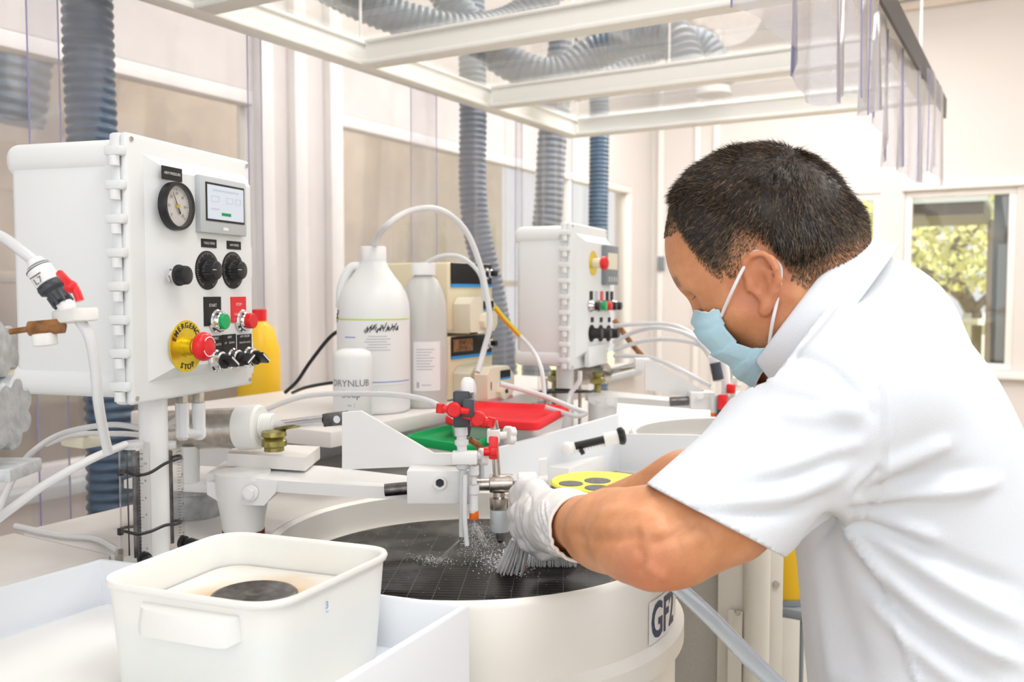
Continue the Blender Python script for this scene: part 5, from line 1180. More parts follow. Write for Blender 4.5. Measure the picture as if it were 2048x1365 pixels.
# ================================================================== scrub brush and water
BR0 = 1.245
bq = PZ(1104, 1127, ZD+.002)
sbm = thing('scrub_brush', 'scrub brush with white bristles held down on the black plate', 'brush', (bq.x, bq.y, ZD))
ub = RGT; zb0 = ZD+.028
b = B(); b.M = frame((bq.x, bq.y, zb0), ub, Z); b.box((0, .007, 0), (.066, .016, .038), .005, 3); b.m = 0; b.build('brush_block', M['grey'], sbm)
rnd = random.Random(3)
b = B()
for i in range(21):
    for j in range(10):
        x_ = -.031+.062*i/20; y_ = -.016+.032*j/9; a = Vector((bq.x, bq.y, zb0))+ub*x_+Vector((FWD.x, FWD.y, 0)).normalized()*y_
        e = a+ub*(rnd.uniform(-.002, .002)+x_*.08)+Z*(-.027); b.cyl(a, e, .0011, .0007, n=5)
o = b.build('bristles', M['bristle'], sbm)
# water: sheet, sprays, droplets
b = B(); rnd = random.Random(12)
wtop = P(1040, 1078, 1.21); wb = PZ(1022, 1140, ZD+.001)
for i in range(90):
    s = (rnd.random()-.5); t = (rnd.random()-.5)
    a = wtop+RGT*s*.020+Vector((FWD.x, FWD.y, 0))*t*.012; e = wb+RGT*s*.040+Vector((FWD.x, FWD.y, 0))*t*.05; e.z = ZD+.001
    mid = (a+e)/2+RGT*.003+Z*.006; b.tube([a, mid, e], .0012, 6, 5, lambda acc: .0016+.0005*math.sin(acc*160+i))
for i in range(520):
    a = rnd.uniform(0, 2*math.pi); rr = abs(rnd.gauss(0, .020)); q = Vector((wb.x, wb.y, ZD))-RGT*.010+Vector((math.cos(a)*rr*1.4, math.sin(a)*rr, abs(rnd.gauss(0, .016))*math.exp(-rr*22)+.001))
    b.sphere(q, rnd.uniform(.0003, .0011), 5)
tag(b.build('water_splash', M['water']), 'white water splashing onto the plate below the glove', 'water', kind='stuff')
b = B(); noz = P(948, 1042, D2)
for i in range(46):
    s = rnd.uniform(-1, 1); t = rnd.uniform(-1, 1); e = PZ(955+s*34+t*8, 1100+t*26, ZD+.001); st_ = rnd.uniform(0, .5); en_ = st_+rnd.uniform(.2, .5)
    a = noz.lerp(e, st_); c_ = noz.lerp(e, min(en_, 1)); b.tube([a, c_], .00035, 4, 1)
for i in range(420):
    s = rnd.uniform(-1, 1); t = rnd.uniform(-1, 1); e = PZ(960+s*50, 1105+t*30, ZD+.001); q = noz.lerp(e, rnd.random()**.6); b.sphere(q+Vector((rnd.gauss(0, .003), rnd.gauss(0, .003), 0)), rnd.uniform(.0003, .0007), 5)
tag(b.build('water_spray', M['water']), 'fine water spray falling from the orange nozzle', 'water', kind='stuff')
b = B(); noz = P(925, 1076, D2); e0 = PZ(876, 1124, ZD+.001)
for i in range(16):
    a = noz.lerp(e0, rnd.uniform(0, .4))+Vector((rnd.gauss(0, .0008), rnd.gauss(0, .0008), 0)); c_ = noz.lerp(e0, rnd.uniform(.5, 1))+Vector((rnd.gauss(0, .002), rnd.gauss(0, .002), 0)); b.tube([a, c_], .0004, 4, 1)
for i in range(260):
    q = e0+Vector((rnd.gauss(-.008, .016), rnd.gauss(0, .010), abs(rnd.gauss(0, .002)))); q.z = max(q.z, ZD+.0006); b.sphere(q, rnd.uniform(.0003, .0007), 5)
tag(b.build('water_jet', M['water']), 'thin water jet from the drip tube hitting the plate', 'water', kind='stuff')
b = B()
for i in range(130):
    a = rnd.uniform(0, 2*math.pi); rr = .25*math.sqrt(rnd.random()); b.sphere((DC.x+rr*math.cos(a), DC.y+rr*math.sin(a), ZD+.0003), rnd.uniform(.0003, .0008), 5, 1, 1, .5)
tag(b.build('water_droplets', M['water']), 'tiny droplets scattered over the black plate', 'water', kind='stuff')
DEBUGP = False
# ================================================================== the man
def V(*a): return np.array(a, dtype=np.float32)
def nP(px, py, d): return np.array(P(px, py, d), dtype=np.float32)
rF, rU, rL = np.array(RGT), np.array(UPV), np.array(FWD)
th = math.radians(25); c_, s_ = math.cos(th), math.sin(th)
F0 = -.92*rF-.39*rU; F0 /= np.linalg.norm(F0)
U0 = -.39*rF+.92*rU; U0 /= np.linalg.norm(U0)
HF = F0*c_+rL*s_; HU = U0; HL = np.cross(HU, HF)
if np.dot(HL, rL) > 0: HL = -HL
HC = nP(1543, 544, 1.02)
def H(f, u, l): return (HC+HF*f+HU*u+HL*l).astype(np.float32)
HR = np.stack([HF, HU, HL]).astype(np.float32)   # rows: local axes

def cap(a, b, ra, rb=None, k=.01): return ('c', np.array(a, np.float32), np.array(b, np.float32), ra, ra if rb is None else rb, k)
def ell(c, r, R=None, k=.01): return ('e', np.array(c, np.float32), np.array(r, np.float32), np.eye(3, dtype=np.float32) if R is None else R, 0, k)
def sub(p): return ('-',)+p
def pd(p, Q):
    if p[0] == 'c':
        a, b, ra, rb = p[1], p[2], p[3], p[4]; ab = b-a; L2 = float(ab @ ab)+1e-12
        q = Q-a; t = np.clip((q @ ab)/L2, 0, 1); return np.linalg.norm(q-t[:, None]*ab, axis=1)-(ra+(rb-ra)*t)
    c, r, R = p[1], p[2], p[3]; q = (Q-c) @ R.T; k0 = np.linalg.norm(q/r, axis=1); k1 = np.linalg.norm(q/(r*r), axis=1)+1e-9
    return k0*(k0-1)/k1
def sdf(prims, Q, keep=None):
    d = np.full(len(Q), 1e3, np.float32)
    for i, p in enumerate(prims):
        if keep is not None and not keep[i]: continue
        if p[0] == '-':
            e = -pd(p[1:], Q); k = p[6]; h = np.clip(.5-.5*(d-e)/k*1.0, 0, 1); h = np.clip(.5+.5*(e-d)/k, 0, 1); d = d*(1-h)+e*h+k*h*(1-h)
        else:
            e = pd(p, Q); k = p[5]; h = np.clip(.5+.5*(e-d)/k, 0, 1); d = e*(1-h)+d*h-k*h*(1-h)
    return d
def surf(prims, h, pad=.03):
    pts = []
    for p in prims:
        if p[0] == 'c': pts += [p[1]-p[3], p[1]+p[3], p[2]-p[4], p[2]+p[4]]
        elif p[0] == 'e': m = p[2].max(); pts += [p[1]-m, p[1]+m]
    pts = np.array(pts); lo = pts.min(0)-pad; hi = pts.max(0)+pad
    bs = 12; nb = np.ceil((hi-lo)/h/bs).astype(int); n = nb*bs+1
    G = np.full(n, 1.0, np.float32); br = bs*h*.87
    loc = np.stack(np.meshgrid(*[np.arange(bs+1)]*3, indexing='ij'), -1).reshape(-1, 3).astype(np.float32)*h
    bi = np.stack(np.meshgrid(*[np.arange(k) for k in nb], indexing='ij'), -1).reshape(-1, 3)
    cen = lo+(bi+.5)*bs*h; cen = cen.astype(np.float32)
    D = np.stack([(-1e3*np.ones(len(cen)) if p[0] == '-' else pd(p, cen)) for p in prims], 1)
    dsub = np.stack([pd(p[1:], cen) if p[0] == '-' else D[:, i] for i, p in enumerate(prims)], 1)
    full = sdf(prims, cen)
    kmax = max((p[6] if p[0] == '-' else p[5]) for p in prims)
    for j in range(len(cen)):
        i0, j0, k0 = bi[j]*bs; sl = (slice(i0, i0+bs+1), slice(j0, j0+bs+1), slice(k0, k0+bs+1))
        if full[j] > br+.01: continue
        if full[j] < -br-.02:
            G[sl] = np.minimum(G[sl], -1.0); continue
        keep = dsub[j] < br+kmax+.012
        if not keep.any(): continue
        Q = (lo+bi[j]*bs*h).astype(np.float32)+loc
        G[sl] = sdf(prims, Q, keep).reshape(bs+1, bs+1, bs+1)
    S = G < 0
    cnt = np.zeros(tuple(np.array(S.shape)-1), np.int8)
    for a in (0, 1):
        for b_ in (0, 1):
            for c in (0, 1): cnt += S[a:S.shape[0]-1+a, b_:S.shape[1]-1+b_, c:S.shape[2]-1+c]
    act = (cnt > 0) & (cnt < 8); idx = -np.ones(act.shape, np.int64); ai = np.argwhere(act); idx[act] = np.arange(len(ai))
    acc = np.zeros((len(ai), 3)); num = np.zeros(len(ai))
    cor = [(a, b_, c) for a in (0, 1) for b_ in (0, 1) for c in (0, 1)]
    for p0 in cor:
        for ax in range(3):
            if p0[ax]: continue
            p1 = list(p0); p1[ax] = 1
            g0 = G[ai[:, 0]+p0[0], ai[:, 1]+p0[1], ai[:, 2]+p0[2]]; g1 = G[ai[:, 0]+p1[0], ai[:, 1]+p1[1], ai[:, 2]+p1[2]]
            m = (g0 < 0) != (g1 < 0); t = np.where(m, g0/np.where(m, g0-g1, 1), 0); t = np.clip(t, 0, 1)
            v = np.array(p0)+np.outer(t, np.array(p1)-np.array(p0)); acc[m] += v[m]; num[m] += 1
    vs = lo+(ai+acc/num[:, None])*h
    fs = []
    for ax in range(3):
        o = [k for k in range(3) if k != ax]
        A = [slice(None)]*3; Bs = [slice(None)]*3; A[ax] = slice(0, -1); Bs[ax] = slice(1, None)
        m = S[tuple(A)] != S[tuple(Bs)]; e = np.argwhere(m)
        ok = (e[:, o[0]] > 0) & (e[:, o[1]] > 0) & (e[:, o[0]] < act.shape[o[0]]) & (e[:, o[1]] < act.shape[o[1]]); e = e[ok]
        ins = S[e[:, 0], e[:, 1], e[:, 2]]
        def cell(d0, d1):
            q = e.copy(); q[:, o[0]] -= d0; q[:, o[1]] -= d1; return idx[q[:, 0], q[:, 1], q[:, 2]]
        quad = np.stack([cell(1, 1), cell(0, 1), cell(0, 0), cell(1, 0)], 1)
        flip = ins if ax != 1 else ~ins
        quad[~flip] = quad[~flip][:, ::-1]; fs.append(quad)
    return vs.astype(np.float32), np.concatenate(fs)
def npmesh(name, vs, fs, mats, parent, label=None, mi=None):
    off = Vector((0, 0, 0)); q = parent
    while q is not None: off += q.location; q = q.parent
    me = bpy.data.meshes.new(name); v = (vs-np.array(off)).astype(np.float32)
    me.vertices.add(len(v)); me.vertices.foreach_set('co', v.ravel())
    n = len(fs); me.loops.add(n*4); me.loops.foreach_set('vertex_index', fs.astype(np.int32).ravel())
    me.polygons.add(n); me.polygons.foreach_set('loop_start', np.arange(n, dtype=np.int32)*4)
    me.polygons.foreach_set('use_smooth', [True]*n)
    for m in (mats if isinstance(mats, list) else [mats]): me.materials.append(m)
    if mi is not None: me.polygons.foreach_set('material_index', mi.astype(np.int32))
    me.update(); me.validate(); o = bpy.data.objects.new(name, me); COL.objects.link(o); o.parent = parent
    if label: o['label'] = label
    return o
def compact(vs, fs, keepf):
    fs = fs[keepf]; u, inv = np.unique(fs, return_inverse=True); return vs[u], inv.reshape(fs.shape)
def relax(vs, fs, it, lam=.5):
    n = len(vs); e = np.concatenate([fs[:, [0, 1]], fs[:, [1, 2]], fs[:, [2, 3]], fs[:, [3, 0]]])
    e = np.concatenate([e, e[:, ::-1]]); deg = np.bincount(e[:, 0], minlength=n)
    v = vs.astype(np.float64)
    for _ in range(it):
        s = np.stack([np.bincount(e[:, 0], weights=v[e[:, 1], k], minlength=n) for k in range(3)], 1)/deg[:, None]; v = v+(s-v)*lam
    return v
def vnormals(vs, fs):
    a = vs[fs[:, 2]]-vs[fs[:, 0]]; b_ = vs[fs[:, 3]]-vs[fs[:, 1]]; n = np.cross(a, b_); N = np.zeros_like(vs, dtype=np.float64)
    for k in range(4): 
        for c in range(3): N[:, c] += np.bincount(fs[:, k], weights=n[:, c], minlength=len(vs))
    return N/(np.linalg.norm(N, axis=1)[:, None]+1e-12)
CAMn = np.array(CAM)
def nproj(v):
    q = v-CAMn; d = q @ rL; return np.stack([CX+F_PX*(q @ rF)/d, CY-F_PX*(q @ rU)/d], 1)
def seg_d(p, a, b_):
    a = np.array(a, float); b_ = np.array(b_, float); ab = b_-a; t = np.clip(((p-a) @ ab)/(ab @ ab), 0, 1)
    return np.linalg.norm(p-a-t[:, None]*ab, axis=1), t

man = thing('person', 'man in white polo, blue face mask and gloves leaning over the plate', 'person', (.12, 1.15, 0))
# joints
Lsh, Lel, Lwr = nP(1700, 790, .93), nP(1296, 1092, .86), nP(1132, 1042, 1.09)
Lfa = nP(1238, 1062, .93)
Rsh, Rel, Rwr = nP(1640, 800, 1.26), nP(1462, 955, 1.22), nP(1165, 1040, 1.27)
e3 = HR
body = [
 ell(H(.003, .049, 0), (.097, .089, .079), e3, .02), ell(H(-.022, .032, 0), (.068, .078, .075), e3, .02),
 ell(H(.043, .034, 0), (.053, .058, .064), e3, .03), ell(H(.030, -.028, 0), (.046, .066, .056), e3, .03),
 cap(H(.008, -.045, .052), H(.052, -.090, .020), .018, .017, .025), cap(H(.008, -.045, -.052), H(.052, -.090, -.020), .018, .017, .025),
 cap(H(.058, -.092, .010), H(.058, -.092, -.010), .017, .017, .02),
 cap(H(.054, -.026, .044), H(.040, -.026, .060), .016, .012, .03), cap(H(.054, -.026, -.044), H(.040, -.026, -.060), .016, .012, .03),
 cap(H(.082, .026, .012), H(.076, .028, .044), .010, .008, .015), cap(H(.082, .026, -.012), H(.076, .028, -.044), .010, .008, .015),
 cap(H(.080, .014, 0), H(.092, -.018, 0), .008, .011, .014), cap(H(.084, -.024, .010), H(.084, -.024, -.010), .009, .009, .01),
 sub(ell(H(.091, .006, .034), (.014, .011, .015), e3, .012)), sub(ell(H(.091, .006, -.034), (.014, .011, .015), e3, .012)),
 ell(H(.0715, .008, .034), (.0125, .0125, .0135), e3, .003), ell(H(.0715, .008, -.034), (.0125, .0125, .0135), e3, .003),
 cap(H(.0775, .014, .023), H(.073, .013, .046), .0055, .005, .004), cap(H(.0775, .014, -.023), H(.073, .013, -.046), .0055, .005, .004),
 # neck
 cap(H(-.030, -.010, 0), nP(1650, 690, 1.04), .056, .060, .03), cap(H(-.060, .0, 0), nP(1695, 620, 1.05), .045, .052, .03),
 cap(H(-.02, -.03, .060), nP(1560, 720, 1.00), .016, .02, .02),
]
# ear
EAR = (.006, -.002, .069, 15, .97)
def E(f, u, l): 
    t = math.radians(EAR[3]); f, u = f*EAR[4], u*EAR[4]
    return H(EAR[0]+f*math.cos(t)-u*math.sin(t), EAR[1]+f*math.sin(t)+u*math.cos(t), EAR[2]+l)
hel = [(.006, .004, .006), (.011, .013, .010), (.009, .024, .014), (.0, .031, .018), (-.011, .031, .020), (-.020, .024, .022), (-.024, .013, .022), (-.0235, .001, .020), (-.018, -.011, .016), (-.012, -.020, .012)]
for i in range(len(hel)-1): body.append(cap(E(*hel[i]), E(*hel[i+1]), .0040, .0040, .004))
body += [cap(E(-.008, -.024, .011), E(-.004, -.031, .010), .0075, .0070, .006),
         ell(E(-.007, .004, .008), (.019, .028, .006), e3, .005),
         cap(E(-.004, .020, .012), E(-.014, .012, .015), .0035, .0035, .004), cap(E(-.014, .012, .015), E(-.013, -.006, .014), .0035, .0035, .004),
         cap(E(-.013, -.006, .014), E(-.008, -.014, .012), .0032, .0032, .004),
         sub(ell(E(-.003, -.001, .018), (.0085, .013, .011), e3, .004)), sub(ell(E(-.004, .024, .020), (.010, .004, .007), e3, .003)),
         cap(E(.010, -.004, .006), E(.007, .001, .009), .0048, .0045, .004)]
# arms
body += [cap(Lsh, nP(1560, 900, .90), .054, .052, .03), cap(nP(1560, 900, .90), nP(1440, 1010, .88), .052, .046, .03), cap(nP(1440, 1010, .88), nP(1350, 1075, .865), .044, .034, .03),
         cap(nP(1450, 1032, .88), nP(1375, 1070, .865), .041, .032, .03), cap(nP(1350, 1085, .865), nP(1300, 1100, .86), .034, .028, .03), cap(nP(1322, 1128, .855), nP(1302, 1132, .855), .0145, .0150, .02),
         cap(nP(1310, 1085, .87), nP(1262, 1075, .90), .034, .036, .03), cap(nP(1262, 1075, .90), nP(1212, 1062, .965), .036, .034, .03), cap(nP(1330, 1035, .90), nP(1250, 1042, .94), .026, .028, .03),
         cap(nP(1212, 1062, .965), Lwr, .036, .031, .03), cap(nP(1240, 1100, .93), nP(1180, 1085, .99), .020, .020, .02),
         cap(Lwr, nP(1100, 1040, 1.13), .030, .026, .02), cap(nP(1100, 1045, 1.13), nP(1066, 1030, 1.16), .025, .020, .02)]
body += [cap(Rsh, Rel, .052, .040, .03), cap(Rel, nP(1370, 972, 1.23), .040, .042, .03), cap(nP(1370, 972, 1.23), Rwr, .042, .030, .03), cap(Rwr, nP(1120, 1068, 1.27), .028, .022, .02)]
# torso core hidden in the shirt
lat = -np.array(RGT)*.22-np.array(Vector((FWD.x, FWD.y, 0)).normalized())*.975; lat /= np.linalg.norm(lat)
sp = [((1690, 695), 1.08, .060, .095), ((1722, 750), 1.08, .082, .095), ((1750, 820), 1.08, .098, .095), ((1780, 900), 1.08, .107, .085), ((1808, 995), 1.08, .112, .075), ((1832, 1095), 1.07, .116, .060), ((1852, 1200), 1.06, .121, .050), ((1868, 1320), 1.05, .126, .048), ((1885, 1440), 1.04, .126, .05), ((1900, 1540), 1.03, .120, .055)]
tor = []
for (p, d, r, wd) in sp:
    c = nP(*p, d); tor.append((c-lat*wd, c+lat*wd, r))
for a, b_, r in tor: body.append(cap(a, b_, r*.90, None, .05))
body.append(cap(nP(1690, 700, 1.06), nP(1740, 700, 1.06), .06, .06, .05))
hipc = (tor[-1][0]+tor[-1][1])/2
vs, fs = surf(body, .0030)
vs = relax(vs, fs, 3)
def emboss(vs, fs, folds, lim=(.05, .35)):
    N2 = vnormals(vs, fs); pp = nproj(vs); facing = -(N2 @ rL); dsp = np.zeros(len(vs))
    for pts_, wpx, amp in folds:
        q = np.array([(p.x, p.y) for p in catmull([(x, y, 0) for x, y in pts_], 8)]); dm = np.full(len(vs), 1e9); tt = np.zeros(len(vs)); ns_ = len(q)-1
        for i in range(ns_):
            d_, t_ = seg_d(pp, q[i], q[i+1]); m = d_ < dm; dm[m] = d_[m]; tt[m] = (i+t_[m])/ns_
        dsp += amp*np.exp(-(dm/wpx)**2)*np.clip(np.minimum(tt, 1-tt)*6+.25, 0, 1)
    return vs+N2*(dsp*ss(facing, *lim))[:, None]
def ss(x, a, b_): t = np.clip((x-a)/(b_-a), 0, 1); return t*t*(3-2*t)
dep_ = (vs-CAMn) @ rL; nearm = dep_ < 1.12
arm_f = [([(1135, 1066), (1180, 1076), (1240, 1076), (1290, 1068)], 13, -.0040), ([(1280, 1068), (1330, 1058)], 16, .0035), ([(1300, 1090), (1345, 1075), (1390, 1045)], 11, -.0028), ([(1290, 1128), (1310, 1148), (1330, 1158)], 12, .0028),
 ([(1180, 1030), (1240, 1022), (1290, 1030)], 14, .0020), ([(1275, 1092), (1285, 1120), (1275, 1150)], 9, -.0026), ([(1190, 1110), (1240, 1120)], 16, .0018), ([(1360, 1090), (1420, 1070)], 16, .0018), ([(1300, 1005), (1330, 1030), (1330, 1055)], 14, -.0022)]
vs_e = emboss(vs, fs, arm_f); armz = nearm & (nproj(vs)[:, 1] > 985) & (nproj(vs)[:, 0] < 1500); vs[armz] = vs_e[armz]
# skin material with faded stubble and lips tone by 3-D position
def skinmat():
    m = bpy.data.materials.new('warm_skin'); m.use_nodes = True; nt = m.node_tree; p = nt.nodes['Principled BSDF']
    p.inputs['Roughness'].default_value = .48; p.inputs['Subsurface Weight'].default_value = .12; p.inputs['Subsurface Radius'].default_value = (.012, .004, .002); p.inputs['Subsurface Scale'].default_value = 1
    tc = nt.nodes.new('ShaderNodeTexCoord'); n = nt.nodes.new('ShaderNodeTexNoise'); n.inputs['Scale'].default_value = 16; n.inputs['Detail'].default_value = 8; n.inputs['Roughness'].default_value = .65
    r = nt.nodes.new('ShaderNodeValToRGB'); r.color_ramp.elements[0].position = .32; r.color_ramp.elements[0].color = (.55, .225, .090, 1); r.color_ramp.elements[1].position = .68; r.color_ramp.elements[1].color = (.76, .36, .185, 1)
    nt.links.new(tc.outputs['Object'], n.inputs[0]); nt.links.new(n.outputs['Fac'], r.inputs[0])
    at = nt.nodes.new('ShaderNodeAttribute'); at.attribute_name = 'tone'
    mx = nt.nodes.new('ShaderNodeMixRGB'); mx.inputs[2].default_value = (.085, .045, .028, 1); nt.links.new(r.outputs[0], mx.inputs[1])
    n2 = nt.nodes.new('ShaderNodeTexNoise'); n2.inputs['Scale'].default_value = 900; nt.links.new(tc.outputs['Object'], n2.inputs[0])
    mu = nt.nodes.new('ShaderNodeMath'); mu.operation = 'MULTIPLY'; sx = nt.nodes.new('ShaderNodeSeparateColor'); nt.links.new(at.outputs['Color'], sx.inputs[0])
    mr = nt.nodes.new('ShaderNodeMapRange'); mr.inputs['From Min'].default_value = .40; mr.inputs['From Max'].default_value = .60; nt.links.new(n2.outputs['Fac'], mr.inputs['Value'])
    mr2 = nt.nodes.new('ShaderNodeMath'); mr2.operation = 'MULTIPLY_ADD'; mr2.inputs[1].default_value = .7; mr2.inputs[2].default_value = .3; nt.links.new(mr.outputs[0], mr2.inputs[0])
    nt.links.new(sx.outputs[0], mu.inputs[0]); nt.links.new(mr2.outputs[0], mu.inputs[1]); nt.links.new(mu.outputs[0], mx.inputs[0])
    m3 = nt.nodes.new('ShaderNodeMixRGB'); m3.inputs[2].default_value = (.62, .20, .12, 1); nt.links.new(sx.outputs[1], m3.inputs[0]); nt.links.new(mx.outputs[0], m3.inputs[1]); nt.links.new(m3.outputs[0], p.inputs['Base Color'])
    b1 = nt.nodes.new('ShaderNodeTexNoise'); b1.inputs['Scale'].default_value = 500; b1.inputs['Detail'].default_value = 3; nt.links.new(tc.outputs['Object'], b1.inputs[0])
    bp = nt.nodes.new('ShaderNodeBump'); bp.inputs['Strength'].default_value = .25; bp.inputs['Distance'].default_value = .001; nt.links.new(b1.outputs['Fac'], bp.inputs['Height']); nt.links.new(bp.outputs[0], p.inputs['Normal']); return m
M['skin'] = skinmat()
def hl(v): q = v-HC; return q @ HF, q @ HU, q @ HL
def ss(x, a, b_): t = np.clip((x-a)/(b_-a), 0, 1); return t*t*(3-2*t)
# hairline field (>0 inside hair); head-local
def hairfield(v):
    f, u, l = hl(v)
    uu = np.interp(f, [-.12, -.095, -.075, -.057, -.045, -.035, -.028, -.020, -.008, .009, .018, .024, .032, .040, .050, .056, .060, .064, .080, .11], [-.015, -.016, -.022, -.024, -.026, -.022, -.010, .020, .036, .036, .024, .016, .010, .016, .034, .052, .078, .088, .086, .09])
    return u-uu
if DEBUGP:
    N_ = vnormals(vs, fs); pp_ = nproj(vs); fr_ = (N_ @ rL) < 0; dd_ = (vs-CAMn) @ rL
    for q_ in ((1338, 455), (1365, 432), (1375, 470), (1385, 510), (1410, 535), (1440, 552), (1460, 530), (1475, 505), (1530, 497), (1590, 560), (1610, 568), (1640, 535), (1700, 480), (1375, 590), (1365, 570), (1400, 635), (1440, 622), (1455, 660), (1480, 695), (1510, 700), (1535, 685), (1510, 745), (1480, 540), (1535, 620)):
        m_ = fr_ & (np.abs(pp_-np.array(q_)).max(1) < 5)
        if m_.any():
            i_ = np.where(m_)[0][dd_[m_].argmin()]; print('PT', q_, [round(float(x), 3) for x in ((vs[i_]-HC) @ HF, (vs[i_]-HC) @ HU, (vs[i_]-HC) @ HL)])
        else: print('PT', q_, None)
body_o = npmesh('body', vs, fs, [M['skin']], man)
tone = np.zeros((len(vs), 4), np.float32); tone[:, 3] = 1
f, u, l = hl(vs); hf = hairfield(vs); near = (np.linalg.norm(vs-HC, axis=1) < .17)
skp = body[0]; earP = (f-EAR[0])**2/.034**2+(u-EAR[1])**2/.046**2
earm = (pd(skp, vs.astype(np.float32)) > .0035) & (earP < 1) & (np.abs(l) > .06)
tone[:, 0] = np.where(near & ~earm & (l > -1), (.28*ss(hf, -.010, .006)+.62*ss(hf, .012, .040)), 0)
jaw = ss(-u, .045, .075)*ss(f, -.01, .02)*ss(-f, -.10, -.06)*.65
tone[:, 0] = np.maximum(tone[:, 0], np.where(near & ~earm, jaw, 0))
brow = np.where(near, ss(f, .062, .072)*ss(u, .022, .027)*ss(-u, -.040, -.034)*ss(np.abs(l), .004, .012)*ss(-np.abs(l), -.052, -.044), 0); tone[:, 0] = np.maximum(tone[:, 0], brow)
tone[:, 1] = np.where(earm & near, .35, 0)
# reddish elbow
pe = nP(1300, 1150, .84); tone[:, 1] = np.maximum(tone[:, 1], .5*ss(-np.linalg.norm(vs-pe, axis=1), -.06, -.01))
ca = body_o.data.color_attributes.new('tone', 'FLOAT_COLOR', 'POINT'); ca.data.foreach_set('color', tone.ravel())

# ---- hair: undercoat cap plus thousands of short strands
N = vnormals(vs, fs); fc = vs[fs].mean(1); fn = N[fs].mean(1)
near_f = np.linalg.norm(fc-HC, axis=1) < .17; ff, fu, fl = hl(fc)
ear_f = (pd(body[0], fc.astype(np.float32)) > .0035) & ((ff-EAR[0])**2/.034**2+(fu-EAR[1])**2/.046**2 < 1) & (np.abs(fl) > .06)
hff = hairfield(fc); infield = near_f & (hff > -.004) & ~ear_f
kf = near_f & (hff > .022) & ~ear_f
cv, cf = compact(vs, fs, kf); cn = vnormals(cv, cf); ch = hairfield(cv)
thick = .0075*ss(ch, .020, .065)
lump = np.array([mnoise.noise(Vector(p)*70)*.5+mnoise.noise(Vector(p)*160)*.3 for p in cv.tolist()])
cv2 = cv+cn*(thick*(1+.25*lump)+.0002)[:, None]
def hairmat(name, c1, c2):
    m = bpy.data.materials.new(name); m.use_nodes = True; nt = m.node_tree; p = nt.nodes['Principled BSDF']; p.inputs['Roughness'].default_value = .42; p.inputs['Specular IOR Level'].default_value = .35
    tc = nt.nodes.new('ShaderNodeTexCoord'); n = nt.nodes.new('ShaderNodeTexNoise'); n.inputs['Scale'].default_value = 260; n.inputs['Detail'].default_value = 5
    r = nt.nodes.new('ShaderNodeValToRGB'); r.color_ramp.elements[0].position = .4; r.color_ramp.elements[0].color = (*c1, 1); r.color_ramp.elements[1].position = .72; r.color_ramp.elements[1].color = (*c2, 1)
    nt.links.new(tc.outputs['Object'], n.inputs[0]); nt.links.new(n.outputs['Fac'], r.inputs[0]); nt.links.new(r.outputs[0], p.inputs['Base Color']); return m
M['hair'] = hairmat('dark_brown_hair', (.010, .007, .005), (.050, .032, .020))
M['hair2'] = hairmat('light_brown_fade_sheen', (.10, .060, .032), (.30, .20, .11))  # pale strands: lighter lower fade, plus sheen painted into the top
hair = npmesh('hair', cv2, cf, M['hair'], man, 'short dark brown hair')
area_ = np.linalg.norm(np.cross(vs[fs[:, 2]]-vs[fs[:, 0]], vs[fs[:, 3]]-vs[fs[:, 1]]), axis=1)*.5
cand = np.where(infield)[0]; pr = area_[cand]; pr = pr/pr.sum(); rs = np.random.RandomState(5)
NS = 46000; pick = rs.choice(cand, NS, p=pr); jit = (rs.rand(NS, 2)-.5)
a_ = vs[fs[pick, 1]]-vs[fs[pick, 0]]; b2 = vs[fs[pick, 3]]-vs[fs[pick, 0]]
root_ = fc[pick]+a_*jit[:, :1]+b2*jit[:, 1:]; n_ = fn[pick]/np.linalg.norm(fn[pick], axis=1)[:, None]
hv = hairfield(root_); Ls = .0035+.0105*ss(hv, .0, .055); Ls *= rs.uniform(.75, 1.25, NS)
crown = H(-.055, .10, .0); flow = root_-crown; flow = flow-(flow*n_).sum(1)[:, None]*n_; flow /= np.linalg.norm(flow, axis=1)[:, None]+1e-9
wob = np.array([[mnoise.noise(Vector(p)*28), mnoise.noise(Vector(p)*28+Vector((7, 3, 1))), mnoise.noise(Vector(p)*28+Vector((1, 9, 4)))] for p in root_.tolist()])
flow = flow+wob*.7+rs.normal(0, .18, (NS, 3)); dirn = n_*.55+flow*.8; dirn /= np.linalg.norm(dirn, axis=1)[:, None]
lift = .0045*ss(hv, .012, .055); r0 = root_+n_*lift[:, None]-dirn*.001
mid = r0+dirn*(Ls*.55)[:, None]; dir2 = dirn-n_*.30; dir2 /= np.linalg.norm(dir2, axis=1)[:, None]; tip = mid+dir2*(Ls*.5)[:, None]
sd = np.cross(dirn, rL); sd /= np.linalg.norm(sd, axis=1)[:, None]+1e-9; wd_ = rs.uniform(.00016, .00034, NS)[:, None]
sv = np.stack([r0-sd*wd_, r0+sd*wd_, mid+sd*wd_*.8, mid-sd*wd_*.8, tip+sd*wd_*.2, tip-sd*wd_*.2], 1).reshape(-1, 3)
base_i = np.arange(NS)[:, None]*6; q1 = base_i+np.array([0, 1, 2, 3]); q2 = base_i+np.array([3, 2, 4, 5])
light = (rs.rand(NS) < (.17+.50*ss(-hv, -.055, .0))).astype(int)
npmesh('hair_strands', sv, np.concatenate([q1, q2]), [M['hair'], M['hair2']], hair, mi=np.concatenate([light, light]))
hair_st = None
